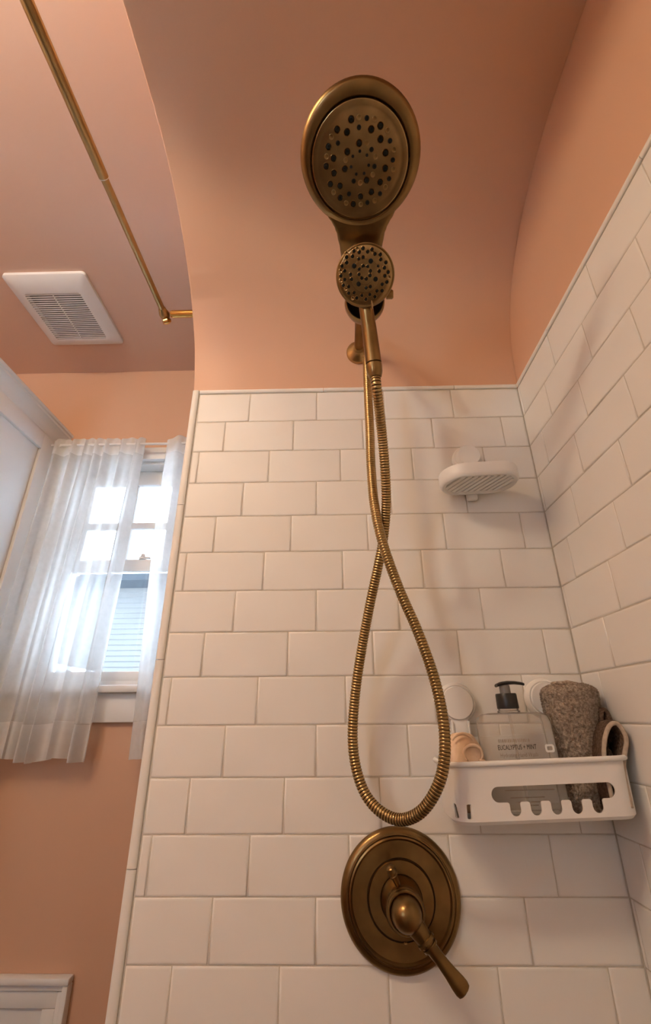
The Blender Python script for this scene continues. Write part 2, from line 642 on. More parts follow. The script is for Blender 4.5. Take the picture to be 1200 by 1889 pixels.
wpart('casing', WX0 - 0.055, WX0 + 0.006, YW - 0.018, YW, WZ0, WZ1 + 0.03)
wpart('casing', WX1 - 0.006, WX1 + 0.06, YW - 0.018, YW, WZ0, WZ1 + 0.03)
wpart('casing', WX0 - 0.06, WX1 + 0.065, YW - 0.022, YW, WZ1 - 0.004, WZ1 + 0.045)
wpart('window_stool', WX0 - 0.06, WX1 + 0.08, YW - 0.045, YW + 0.06, -0.622, -0.602, 0.005)
wpart('window_apron', WX0 - 0.055, WX1 + 0.06, YW - 0.018, YW, -0.699, -0.622)
YS = 0.603   # upper sash room side
su = wpart('upper_sash_rail', WX0 + 0.02, WX1 - 0.02, YS, YS + 0.035, 0.083, WZ1 - 0.012)
wpart('upper_sash_stile', WX0 + 0.02, -0.678, YS, YS + 0.035, -0.245, 0.083)
wpart('upper_sash_stile', -0.235, WX1 - 0.02, YS, YS + 0.035, -0.245, 0.083)
wpart('meeting_rail', WX0 + 0.02, WX1 - 0.02, YS - 0.030, YS, -0.250, -0.209)
wpart('upper_sash_rail', WX0 + 0.02, WX1 - 0.02, YS, YS + 0.035, -0.232, -0.209)
for x0, x1 in ((-0.556, -0.514), (-0.395, -0.356)):
    wpart('muntin', x0 + 0.001, x1 - 0.001, YS + 0.003, YS + 0.03, -0.209, 0.083, 0.004)
wpart('muntin', -0.678, -0.235, YS + 0.004, YS + 0.03, -0.0865, -0.0625, 0.004)
for x0, x1 in ((-0.678, -0.552), (-0.518, -0.392), (-0.358, -0.235)):
    for z0, z1 in ((-0.068, 0.086), (-0.212, -0.082)):
        wpart('pane', x0 - 0.002, x1 + 0.002, YS + 0.015, YS + 0.018, z0, z1, 0, 'pane')
YL = YS - 0.030
wpart('lower_sash_stile', WX0 + 0.02, -0.682, YL, YL + 0.03, -0.588, -0.246)
wpart('lower_sash_stile', -0.232, WX1 - 0.02, YL, YL + 0.03, -0.588, -0.246)
wpart('lower_sash_rail', WX0 + 0.02, WX1 - 0.02, YL, YL + 0.03, -0.588, -0.560)
wpart('pane', -0.684, -0.230, YL + 0.013, YL + 0.016, -0.562, -0.244, 0, 'pane')
bm = B()
lathe(bm, W(-0.445, YL + 0.004, -0.209), (0, 0, 1), [(0.012, 0), (0.012, 0.006), (0.008, 0.010), (0.006, 0.018), (0.002, 0.020)], 16)
box(bm, -0.452, -0.420, YL - 0.002, YL + 0.010, -0.207, -0.200, 0.002)
obj('sash_lock', bm, 'white_paint', win)

# added window for cool daylight fill, unseen in the wall behind the camera
bm = B()
for a in ((VX0 - 0.07, VX0, VZ0, VZ1 + 0.07), (VX1, VX1 + 0.07, VZ0, VZ1 + 0.07), (VX0, VX1, VZ1, VZ1 + 0.07), (VX0 - 0.09, VX1 + 0.09, VZ0 - 0.03, VZ0)):
    box(bm, a[0], a[1], -2.1, -2.08, a[2], a[3], 0.003)
fill_win = struct('fill_window', bm, 'white_paint')
ORG[fill_win] = Vector((0, 0, 0))
for a in ((VX0, VX0 + 0.04, VZ0, VZ1), (VX1 - 0.04, VX1, VZ0, VZ1), (VX0 + 0.04, VX1 - 0.04, VZ1 - 0.04, VZ1), (VX0 + 0.04, VX1 - 0.04, VZ0, VZ0 + 0.05), (VX0 + 0.04, VX1 - 0.04, -0.29, -0.25)):
    wpart('sash_bar', a[0], a[1], -2.17, -2.13, a[2], a[3], 0.003, 'white_paint', fill_win)
for a in ((VZ0 + 0.05, -0.29), (-0.25, VZ1 - 0.04)):
    wpart('pane', VX0 + 0.038, VX1 - 0.038, -2.152, -2.149, a[0] - 0.002, a[1] + 0.002, 0, 'pane', fill_win)

# ------------------------------------------------------------------ outside
bm = B(); box(bm, -14, 10, -20, 20, -Z0 - 0.6, -Z0 - 0.5)
struct('ground', bm, 'lawn')
nb = thing('neighbour_house', W(-2.5, 3.6, -Z0 - 0.5), 'pale grey house with lap siding and dark eave beyond the window', 'house')
me_board = None
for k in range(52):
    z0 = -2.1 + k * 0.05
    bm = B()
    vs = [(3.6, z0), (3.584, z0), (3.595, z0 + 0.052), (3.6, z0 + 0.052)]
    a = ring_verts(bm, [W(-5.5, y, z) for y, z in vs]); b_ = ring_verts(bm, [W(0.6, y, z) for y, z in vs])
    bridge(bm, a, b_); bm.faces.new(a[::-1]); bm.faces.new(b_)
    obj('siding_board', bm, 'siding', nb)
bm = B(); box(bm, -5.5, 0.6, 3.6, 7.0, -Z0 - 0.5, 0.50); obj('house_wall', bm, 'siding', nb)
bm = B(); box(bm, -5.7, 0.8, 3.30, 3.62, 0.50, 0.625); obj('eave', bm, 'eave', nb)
bm = B(); prism(bm, [(3.28, 0.625), (3.28, 0.650), (5.3, 1.02), (7.3, 0.650), (7.3, 0.625)], lambda u, v, d: W(d, u, v), -5.7, 0.8)
obj('roof', bm, 'roof', nb)
sh = thing('garden_shed', W(-1.75, 2.4, -Z0 - 0.5), 'small shed with grey sloping roof outside the window', 'shed')
bm = B(); box(bm, -2.2, -1.32, 2.2, 2.8, -Z0 - 0.5, -0.50); obj('shed_wall', bm, 'siding', sh)
bm = B(); prism(bm, [(-2.3, -0.50), (-1.22, -0.50), (-1.22, -0.485), (-1.75, -0.34), (-2.3, -0.485)], lambda u, v, d: W(u, d, v), 2.12, 2.9)
obj('shed_roof', bm, 'roof', sh)

# ------------------------------------------------------------------ tall white cabinet beside the window
cb = thing('linen_cabinet', W(-1.05, 0.15, -Z0), 'tall white built-in cabinet with crown moulding beside the sheer curtain', 'cabinet')
CX = -0.80
bm = B(); box(bm, -1.295, CX - 0.002, -0.28, YW - 0.001, -Z0, 0.205); obj('cabinet_body', bm, 'white_paint', cb)
prof = [(CX - 0.02, 0.198), (CX + 0.004, 0.198), (CX + 0.004, 0.207), (CX + 0.010, 0.213), (CX + 0.012, 0.224), (CX + 0.022, 0.240), (CX + 0.030, 0.245), (CX + 0.030, 0.252), (CX + 0.036, 0.254), (CX + 0.036, 0.263), (CX - 0.02, 0.263)]
bm = B(); prism(bm, prof, lambda u, v, d: W(u, d, v), -0.28, YW - 0.001); obj('crown_moulding', bm, 'white_paint', cb)
bm = B(); box(bm, CX - 0.004, CX + 0.004, 0.4935, YW - 0.001, -Z0, 0.199, 0.001); obj('face_frame', bm, 'white_paint', cb)
door = None


def cab_door(y0, y1, z0, z1):
    st = 0.055
    bm = B(); box(bm, CX - 0.004, CX + 0.003, y0, y1, z0, z1); d = obj('door', bm, 'white_paint', cb)
    ORG[d] = ORG[cb]
    for a in ((y1 - st, y1, z0, z1), (y0, y0 + st, z0, z1)):
        bm = B(); box(bm, CX + 0.003, CX + 0.014, a[0], a[1], a[2], a[3], 0.0015, 2); obj('door_stile', bm, 'white_paint', d)
    for a in ((z1 - st, z1), (z0, z0 + st)):
        bm = B(); box(bm, CX + 0.003, CX + 0.014, y0 + st, y1 - st, a[0], a[1], 0.0015, 2); obj('door_rail', bm, 'white_paint', d)
    bm = B(); lathe(bm, W(CX + 0.014, y0 + 0.028, (z0 + z1) / 2), (1, 0, 0), [(0.005, 0), (0.005, 0.012), (0.013, 0.018), (0.014, 0.024), (0.008, 0.029)], 16); obj('knob', bm, 'brass', d)


cab_door(0.112, 0.490, -0.80, 0.194)
cab_door(-0.27, 0.108, -0.80, 0.194)
cab_door(0.112, 0.490, -1.78, -0.806)
cab_door(-0.27, 0.108, -1.78, -0.806)

# small panelled door in the wall below the window
ad = thing('access_door', W(-0.60, YW, -1.75), 'small white panelled door in a moulded frame below the window', 'access door')
AX1, AZ1 = -0.432, -1.232


def frame_ring(name, x0, x1, z0, z1, w, y0, y1, bev):
    for a in ((x0, x1, z1 - w, z1), (x0, x1, z0, z0 + w), (x0, x0 + w, z0 + w, z1 - w), (x1 - w, x1, z0 + w, z1 - w)):
        bm = B(); box(bm, a[0], a[1], y0, y1, a[2], a[3], bev, 2); obj(name, bm, 'white_paint', ad)


frame_ring('frame_moulding', -0.785, AX1, -1.72, AZ1, 0.014, YW - 0.026, YW, 0.004)
frame_ring('inner_moulding', -0.771, AX1 - 0.014, -1.706, AZ1 - 0.014, 0.012, YW - 0.018, YW, 0.003)
frame_ring('door_stile', -0.758, AX1 - 0.027, -1.693, AZ1 - 0.027, 0.030, YW - 0.013, YW, 0.002)
bm = B(); box(bm, -0.728, AX1 - 0.057, YW - 0.006, YW, -1.663, AZ1 - 0.057, 0.0015); obj('door_panel', bm, 'white_paint', ad)

# ------------------------------------------------------------------ exhaust fan grille
fan = thing('exhaust_fan_grille', W(-0.685, 0.25, ZC), 'square white slatted exhaust fan cover on the ceiling', 'vent')
FX0, FX1, FY0, FY1 = -0.818, -0.560, 0.103, 0.392
SX0, SX1, SY0, SY1 = -0.781, -0.603, 0.165, 0.354
bm = B()
L_ = [(FX0, FX1, FY0, FY1, 0.012, 0.0), (FX0, FX1, FY0, FY1, 0.012, -0.010), (FX0 + 0.004, FX1 - 0.004, FY0 + 0.004, FY1 - 0.004, 0.012, -0.013),
      (SX0 - 0.006, SX1 + 0.006, SY0 - 0.008, SY1 + 0.008, 0.010, -0.022), (SX0, SX1, SY0, SY1, 0.006, -0.021), (SX0, SX1, SY0, SY1, 0.006, -0.002)]
rings = [ring_verts(bm, [W(x, y, ZC + h) for x, y in rrect(a, b_, c_, d, rr)]) for a, b_, c_, d, rr, h in L_]
for i in range(len(rings) - 1):
    bridge(bm, rings[i], rings[i + 1])
obj('grille_frame', bm, 'fan_plastic', fan)
bm = B(); box(bm, SX0 - 0.004, SX1 + 0.004, SY0 - 0.004, SY1 + 0.004, ZC - 0.003, ZC - 0.001); obj('duct_shade_plate', bm, 'duct_shade', fan)  # shallow black sheet painted as the shade behind the slats
NS = 23
pit = (SY1 - SY0) / NS
bm = B(); box(bm, -(SX1 - SX0) / 2 + 0.0, (SX1 - SX0) / 2, -pit * 0.25, pit * 0.25, -0.0012 - Z0, 0.0012 - Z0, 0.0004)
me = bpy.data.meshes.new('slat'); bm.to_mesh(me); bm.free(); finish(me, 'fan_plastic', 40)
for k in range(NS):
    link_mesh('slat', me, fan, W((SX0 + SX1) / 2, SY0 + (k + 0.5) * pit, ZC - 0.0195) - ORG[fan])
bm = B(); box(bm, -0.6935, -0.6905, SY0, SY1, ZC - 0.0212, ZC - 0.0175, 0.0006); obj('centre_bar', bm, 'fan_plastic', fan)

# ------------------------------------------------------------------ shower curtain rod
rod = thing('shower_curtain_rod', W(-0.262, 0.049, 0.312), 'gold telescoping shower curtain rod with elbow mount near the ceiling', 'curtain rod')
RX = -0.262
e0 = W(RX, 0.049, 0.312)
jt = W(RX, -0.3043, 0.3035)
e1 = W(RX, -1.60, 0.300)
dr = (e1 - e0).normalized()
bm = B(); tube(bm, [e0 + dr * 0.012, jt], 0.0078, 20); obj('inner_tube', bm, 'brass_bright', rod)
bm = B(); lathe(bm, jt, dr, [(0.0075, -0.002), (0.0098, -0.002), (0.0100, 0.0), (0.0100, 1.28), (0.0085, 1.281)], 20); obj('outer_tube', bm, 'brass_bright', rod)
bm = B(); lathe(bm, jt, dr, [(0.0080, -0.004), (0.0094, -0.004), (0.0094, -0.0018), (0.0080, -0.0018)], 20, False, False); obj('collar_ring', bm, 'white_plastic', rod)
bm = B(); lathe(bm, W(XL, 0.049, 0.312), (-1, 0, 0), [(0.024, 0.0), (0.024, 0.004), (0.012, 0.008), (0.0100, 0.012), (0.0100, 0.104), (0.0085, 0.108)], 24); obj('wall_arm', bm, 'gold', rod)
bm = B()
lathe(bm, e0, dr, [(0.002, -0.014), (0.010, -0.0125), (0.0128, -0.006), (0.0132, 0.0), (0.0128, 0.006), (0.0105, 0.013), (0.0092, 0.020), (0.008, 0.021)], 24)
obj('elbow', bm, 'brass_bright', rod)
bm = B(); lathe(bm, e0, (0.25, 0.6, -0.75), [(0.006, 0.008), (0.006, 0.013), (0.0115, 0.014), (0.0125, 0.018), (0.0115, 0.023), (0.006, 0.026), (0.001, 0.0265)], 6); obj('set_screw', bm, 'gold', rod)

# ------------------------------------------------------------------ sheer window curtains
YC = 0.480
ZT, ZR, ZB = 0.200, 0.178, -0.785
cr = thing('window_curtain_rod', W(-0.49, YC, ZR), 'thin white rod carrying the two sheer curtains', 'curtain rod')
bm = B(); tube(bm, [W(-0.797, YC, ZR), W(0.02, YC, ZR)], 0.0042, 12); obj('rod_tube', bm, 'white_paint', cr)
for x in (-0.755, -0.02):
    bm = B(); box(bm, x - 0.006, x + 0.006, YC - 0.005, YW - 0.018 if x < -0.5 else YW, ZR - 0.009, ZR - 0.0035, 0.001); obj('rod_bracket', bm, 'white_paint', cr)


def curtain(name, label, x0t, x1t, x0b, x1b, nf, seed, zb_wave):
    rnd = random.Random(seed)
    ph = [rnd.uniform(0, 6.28) for _ in range(6)]
    root = thing(name, W((x0t + x1t) / 2, YC, ZB), label, 'curtain', 'sheer curtains at the window')

    def pos(u, v, off=0.0):
        # v: 0 top .. 1 bottom
        x = (x0t + (x1t - x0t) * u) * (1 - v) + (x0b + (x1b - x0b) * u) * v
        warp = u + 0.035 * math.sin(2 * math.pi * u * 1.7 + ph[0]) + 0.012 * math.sin(5 * v + ph[1])
        a = 2 * math.pi * nf * warp + ph[2]
        amp = 0.008 + 0.012 * min(1, v * 3)
        y = YC + amp * (math.sin(a) + 0.35 * math.sin(2.3 * a + ph[3] + v)) - 0.006 * v
        x += 0.35 * amp * math.cos(a * 1.0 + ph[4])
        z = ZT + (ZB - ZT) * v
        if v < 0.05:
            k = 1 - v / 0.05
            z += 0.007 * k * math.sin(a + ph[5])
        z += zb_wave * v * math.sin(2 * math.pi * u * 2.2 + ph[1]) * (1 if v > 0.9 else 0.2)
        return W(x, y + off, z)

    NU = 26 * nf
    def sheet(v0, v1, nv, off, mat, nm):
        bm = B()
        g = [[bm.verts.new(pos(i / NU, v0 + (v1 - v0) * j / nv, off)) for i in range(NU + 1)] for j in range(nv + 1)]
        for j in range(nv):
            bridge(bm, g[j], g[j + 1], False)
        return obj(nm, bm, mat, root, smooth='all')
    sheet(0.0, 1.0, 48, 0.0, 'sheer', 'fabric')
    sheet(0.912, 1.002, 5, -0.0022, 'sheer_double', 'bottom_hem')
    sheet(0.0, 0.062, 5, -0.0022, 'sheer_double', 'header')
    # folded vertical edge
    bm = B()
    us = (0.90, 1.0) if x1t < -0.4 else (0.0, 0.12)
    g = [[bm.verts.new(pos(us[0] + (us[1] - us[0]) * i / 6, 0.06 + 0.85 * j / 40, -0.0018)) for i in range(7)] for j in range(41)]
    for j in range(40):
        bridge(bm, g[j], g[j + 1], False)
    obj('side_hem', bm, 'sheer', root, smooth='all')
    return root


curtain('sheer_curtain', 'wide gathered white sheer curtain between the cabinet and the window pane', -0.774, -0.466, -0.770, -0.478, 7, 3, 0.006)
curtain('sheer_curtain', 'narrow strip of white sheer curtain beside the tiled wall', -0.384, -0.02, -0.352, -0.02, 6, 8, 0.004)

# ------------------------------------------------------------------ shower head with fixed ring head
RC = Vector((0.2334, -0.4755, 0.0278 + Z0)); RN = Vector((-0.0538, -0.4698, -0.8811)).normalized()
RA = Vector((0.9986, -0.0253, -0.0475)); RB = Vector((0, -0.8824, 0.4705))
HC = Vector((0.2418, -0.3712, -0.0824 + Z0)); HN = Vector((-0.0671, -0.6244, -0.7782)).normalized()
HA = Vector((0.9977, -0.042, -0.0523)); HB = Vector((0, -0.78, 0.6258))
RBIG = [(-0.0126, 0.0381), (0.0082, 0.0388), (-0.0315, 0.028), (-0.0182, 0.025), (-0.002, 0.0295), (0.0145, 0.027), (0.0267, 0.0305), (-0.0306, 0.0137), (-0.0014, 0.013), (0.0274, 0.0165), (0.0405, 0.0144), (-0.0437, 0.0101), (-0.0176, 0.004), (0.0157, 0.0057), (0.0351, 0.0017), (-0.0367, -0.0026), (0.0457, -0.0065), (-0.0472, -0.0114), (-0.0209, -0.0149), (0.0205, -0.013), (0.0355, -0.0155), (-0.0362, -0.0194), (-0.0083, -0.0292), (0.0099, -0.0284), (0.0293, -0.0311), (0.0418, -0.0275), (-0.0417, -0.032), (-0.0278, -0.0342), (-0.0148, -0.0442), (0.0018, -0.0474), (0.0172, -0.0423), (0.03, -0.0448), (-0.0276, -0.0483), (-0.0086, -0.0564), (0.0121, -0.0552)]
RSM = [(-0.0003, 0.0043), (-0.0099, -0.0012), (0.0096, -0.0004), (-0.0121, -0.0128), (0.0124, -0.0115), (-0.0048, -0.0212), (0.0063, -0.0205)]
RBUMP = [(0.0185, 0.0376), (-0.0023, 0.0398), (0.0089, 0.0128), (0.0365, 0.0253), (0.0462, 0.0046), (0.0216, -0.0024), (0.0468, -0.017), (0.0185, -0.0224), (-0.0466, -0.0006), (-0.0201, -0.0053), (-0.0395, 0.0204), (-0.0372, -0.042), (-0.019, -0.0552), (0.0025, -0.0571), (0.0224, -0.053), (0.0371, -0.0372), (0.001, -0.0315)]
HL = [(-0.0163, 0.0135), (0.008, 0.0193), (0.0156, -0.0046), (-0.0095, -0.0105)]
HS = [(-0.0169, 0.0329), (-0.0091, 0.0311), (-0.0036, 0.036), (0.0031, 0.0316), (0.0094, 0.0343), (0.0138, 0.0284), (0.0216, 0.0275), (-0.0275, 0.0253), (-0.0189, 0.026), (-0.0095, 0.0224), (-0.0032, 0.0245), (-0.0275, 0.0182), (-0.0344, 0.0139), (-0.0306, 0.0075), (-0.0216, 0.0025), (-0.0361, 0.001), (-0.0304, -0.0042), (-0.0201, -0.0039), (-0.0326, -0.0118), (-0.0245, -0.0137), (-0.0244, -0.0228), (-0.0163, -0.0223), (-0.0122, -0.0296), (-0.0044, -0.026), (0.0017, -0.0315), (0.0075, -0.0252), (0.0154, -0.0284), (0.0182, -0.0205), (0.0261, -0.0204), (0.0258, -0.0117), (0.0327, -0.0087), (0.0293, -0.0006), (0.0341, 0.0044), (0.0206, 0.0059), (0.0187, 0.0125), (0.0284, 0.0102), (0.0303, 0.0171), (0.0225, 0.021), (0.0017, -0.016), (0.0082, -0.0145), (-0.0031, 0.0132), (0.0036, 0.0122), (-0.0086, 0.009), (0.0078, 0.0065), (-0.009, 0.0023), (0.0073, 0.0006), (-0.0049, -0.0027), (0.0018, -0.0039)]

FL = W(0.2535, -0.0165, 0.1010)
sh = thing('overhead_shower', FL, 'large round antique brass shower head framed by a ring on a wall arm', 'shower head')


def rp(u, v, d=0.0):
    return RC + RA * u + RB * v + RN * d


# ring with an off-centre opening, seat for the disc
bm = B()
SEG = 72
ro, ri = 0.0838, 0.0690
cyi = -0.0075


def ring_pts(rad, cy, d, ell=1.0):
    return [rp(rad * math.cos(t), cy + rad * ell * math.sin(t), d) for t in (2 * math.pi * k / SEG for k in range(SEG))]


R_ = [ring_pts(ri, cyi, -0.010), ring_pts(ri, cyi, 0.0035), ring_pts(ri + 0.0012, cyi, 0.0050), ring_pts(ri + 0.004, cyi + 0.001, 0.0052),
      ring_pts(ro - 0.006, -0.002, 0.0042), ring_pts(ro - 0.0025, -0.002, 0.0022), ring_pts(ro, -0.002, -0.002), ring_pts(ro - 0.001, -0.002, -0.007), ring_pts(ro - 0.005, -0.002, -0.010)]
R_ = [ring_verts(bm, p) for p in R_]
for i in range(len(R_)):
    bridge(bm, R_[i], R_[(i + 1) % len(R_)])
obj('head_ring', bm, 'brass', sh)
# neck: flaring from the ring down and back to the swivel cup
CUP = Vector((0.2495, -0.262, -0.016 + Z0))
bm = B()
n0 = rp(0.002, -0.066, -0.003)
n1 = rp(0.003, -0.083, -0.004)
n2 = rp(0.0035, -0.100, -0.007)
n3 = rp(0.0045, -0.122, -0.018)
n4 = rp(0.005, -0.150, -0.030)
n5 = CUP + Vector((0, -0.012, 0.010))
cl = catmull([n0, n1, n2, n3, n4, n5], 0.004)
wd_ = [(0.0, 0.0520), (0.006, 0.0490), (0.012, 0.0445), (0.020, 0.0398), (0.030, 0.0362), (0.050, 0.0332), (0.070, 0.0315), (0.10, 0.029), (0.20, 0.024)]


def interp(tab, s):
    for (a, x), (b_, y) in zip(tab, tab[1:]):
        if s <= b_:
            t = (s - a) / (b_ - a)
            t = t * t * (3 - 2 * t)
            return x + (y - x) * t
    return tab[-1][1]


rings = []
s = 0.0
for i, p in enumerate(cl):
    if i:
        s += (cl[i] - cl[i - 1]).length
    tg = (cl[min(i + 1, len(cl) - 1)] - cl[max(i - 1, 0)]).normalized()
    nn = RA.cross(tg).normalized()
    if nn.dot(RN) < 0:
        nn = -nn
    hw = interp(wd_, s)
    th = 0.0045 + 0.004 * min(1, s / 0.05)
    pts = []
    for k in range(20):
        t = 2 * math.pi * k / 20
        cx, sx = math.cos(t), math.sin(t)
        ex = 0.35
        pts.append(p + RA * hw * math.copysign(abs(cx) ** ex, cx) + nn * th * math.copysign(abs(sx) ** 0.6, sx))
    rings.append(ring_verts(bm, pts))
for i in range(len(rings) - 1):
    bridge(bm, rings[i], rings[i + 1])
bm.faces.new(rings[0][::-1]); bm.faces.new(rings[-1])
obj('neck', bm, 'brass', sh, smooth=50)
# spray disc
bm = B()
dc = rp(0, cyi, 0.0)
lathe(bm, dc, RN, [(0.060, -0.014), (0.0672, -0.010), (0.0678, -0.004), (0.0677, 0.0026), (0.0667, 0.0038), (0.0655, 0.0042), (0.0600, 0.0034), (0.056, 0.0042), (0.030, 0.0052), (0.0001, 0.0055)], 72, True, True, hint=RA)
disc = obj('spray_disc', bm, 'face', sh)
ORG[disc] = ORG[sh]
for sx in (-1, 1):
    bm = B(); tube(bm, [dc + RA * sx * 0.0650 - RN * 0.001, dc + RA * sx * 0.0705 - RN * 0.001], 0.0045, 12); obj('pivot_pin', bm, 'brass_dark', sh)
# shadow gap behind the disc
bm = B(); lathe(bm, dc, RN, [(0.0695, -0.016), (0.0695, -0.0125), (0.0001, -0.0125)], 48, True, True, hint=RA); obj('back_shell', bm, 'brass', sh)


def disc_h(u, v):
    r = math.hypot(u, v - cyi)
    return 0.0055 - 0.0013 * (r / 0.058) ** 2


def small_lathe(prof, mat, seg=12):
    bm = B()
    lathe(bm, (0, 0, 0), (0, 0, 1), prof, seg)
    me = bpy.data.meshes.new('nozzle')
    bmesh.ops.recalc_face_normals(bm, faces=bm.faces)
    bm.to_mesh(me)
    bm.free()
    finish(me, mat, 50)
    return me


me_big = small_lathe([(0.0030, -0.001), (0.0030, 0.0012), (0.0024, 0.0022), (0.0012, 0.0024), (0.0004, 0.0016)], 'rubber')
me_smn = small_lathe([(0.0020, -0.001), (0.0020, 0.0008), (0.0015, 0.0014), (0.0004, 0.0012)], 'rubber', 10)
me_bmp = small_lathe([(0.0034, -0.001), (0.0034, 0.0002), (0.0028, 0.0005), (0.0022, 0.0001), (0.0005, 0.0001)], 'brass', 12)
me_rng = small_lathe([(0.0046, -0.001), (0.0046, 0.0005), (0.0040, 0.0010), (0.0034, 0.0004), (0.0030, 0.0002)], 'face', 14)
q_r = RN.to_track_quat('Z', 'Y'); q_h = HN.to_track_quat('Z', 'Y')
for i, (u, v) in enumerate(RBIG):
    p = rp(u, v, disc_h(u, v)) - ORG[sh]
    link_mesh('nozzle', me_big, disc, p, q_r)
    if i % 3 != 1:
        link_mesh('nozzle_rim', me_rng, disc, p, q_r)
for u, v in RSM:
    link_mesh('nozzle', me_smn, disc, rp(u, v, disc_h(u, v)) - ORG[sh], q_r)
for u, v in RBUMP:
    link_mesh('water_bump', me_bmp, disc, rp(u, v, disc_h(u, v)) - ORG[sh], q_r)
# flange and arm
bm = B(); lathe(bm, FL, (0, -1, -0.22), [(0.0285, -0.008), (0.0285, 0.0), (0.0285, 0.003), (0.0265, 0.006), (0.0215, 0.009), (0.0175, 0.013), (0.0135, 0.016), (0.0125, 0.018)], 36); obj('wall_flange', bm, 'brass_bright', sh)
arm = catmull([FL, FL + Vector((0, -0.05, 0.006)), FL + Vector((-0.001, -0.095, 0.004)), FL + Vector((-0.002, -0.135, -0.016)), FL + Vector((-0.003, -0.170, -0.052)), CUP + Vector((0, 0.038, 0.030))], 0.006)
bm = B(); tube(bm, arm, 0.0106, 20); obj('wall_arm', bm, 'brass', sh)
bm = B(); lathe(bm, CUP + Vector((0, 0.034, 0.026)), (arm[-2] - arm[-1]), [(0.015, -0.010), (0.0155, -0.006), (0.0155, 0.012), (0.0125, 0.014)], 24); obj('swivel_nut', bm, 'brass', sh)
# cradle cup that carries the hand shower, open to the front
ax = Vector((-0.02, -0.85, -0.50)).normalized()
bm = B()
lathe(bm, CUP, ax, [(0.0001, -0.036), (0.014, -0.0345), (0.025, -0.028), (0.0325, -0.016), (0.0355, 0.0), (0.0345, 0.014), (0.0325, 0.0165), (0.0305, 0.014), (0.0305, 0.0), (0.027, -0.012), (0.018, -0.022), (0.0001, -0.026)], 40, mats=[0] * 7 + [1] * 4)
obj('cradle', bm, ['brass', 'brass_dark'], sh)
bm = B(); lathe(bm, Vector((0.2700, -0.300, -0.0415 + Z0)), (1, -0.10, -0.02), [(0.004, 0.0), (0.004, 0.012), (0.0072, 0.013), (0.0078, 0.022), (0.0062, 0.0245), (0.001, 0.025)], 16); obj('diverter_knob', bm, 'brass', sh)

# ------------------------------------------------------------------ hand shower and hose
hs = thing('hand_shower', W(0.2554, -0.295, -0.1868), 'small brass hand shower with ribbed hose hanging in a loop', 'hand shower')


def hp(u, v, d=0.0):
    return HC + HA * u + HB * v + HN * d


bm = B()
lathe(bm, HC, HN, [(0.0001, -0.024), (0.016, -0.0235), (0.030, -0.019), (0.039, -0.011), (0.0432, -0.003), (0.0440, 0.0), (0.0436, 0.0028), (0.0420, 0.0038), (0.0408, 0.0034)], 64, hint=HA)
obj('head_shell', bm, 'brass', hs)
bm = B()
lathe(bm, HC, HN, [(0.0408, 0.000), (0.0406, 0.0034), (0.0395, 0.0042), (0.034, 0.0046), (0.0225, 0.0052), (0.0222, 0.0060), (0.0120, 0.0062), (0.0117, 0.0068), (0.0001, 0.0070)], 64, hint=HA)
hf = obj('spray_face', bm, 'face', hs)
ORG[hf] = ORG[hs]


def face_h(u, v):
    r = math.hypot(u, v)
    return 0.0068 if r < 0.0118 else (0.0060 if r < 0.0223 else 0.0048)


me_h = small_lathe([(0.0020, -0.001), (0.0020, 0.0008), (0.0015, 0.0015), (0.0004, 0.0013)], 'rubber', 10)
me_hl = small_lathe([(0.0034, -0.001), (0.0034, 0.0006), (0.0030, 0.0009), (0.0005, 0.0008)], 'rubber', 14)
me_hr = small_lathe([(0.0031, -0.001), (0.0031, 0.0003), (0.0026, 0.0007), (0.0021, 0.0002)], 'face', 12)
for i, (u, v) in enumerate(HS):
    p = hp(u, v, face_h(u, v)) - ORG[hs]
    link_mesh('nozzle', me_h, hf, p, q_h)
    link_mesh('nozzle_rim', me_hr, hf, p, q_h)
for u, v in HL:
    link_mesh('nozzle', me_hl, hf, hp(u, v, face_h(u, v)) - ORG[hs], q_h)
for u, v in ((-0.028, 0.030), (-0.037, 0.0075), (-0.0365, -0.0055), (-0.029, -0.017), (-0.0185, -0.030), (0.0355, -0.003), (-0.0125, 0.0355), (0.011, 0.0305)):
    link_mesh('water_bump', me_hr, hf, hp(u, v, 0.0046) - ORG[hs], q_h)
# spray selector tab on the rim
bm = B(); tube(bm, [hp(0.0105, -0.0335, 0.004), hp(0.0115, -0.0405, 0.0045), hp(0.0120, -0.0455, 0.002)], [0.0009, 0.0016, 0.0012], 10); obj('selector_tab', bm, 'brass_bright', hs)
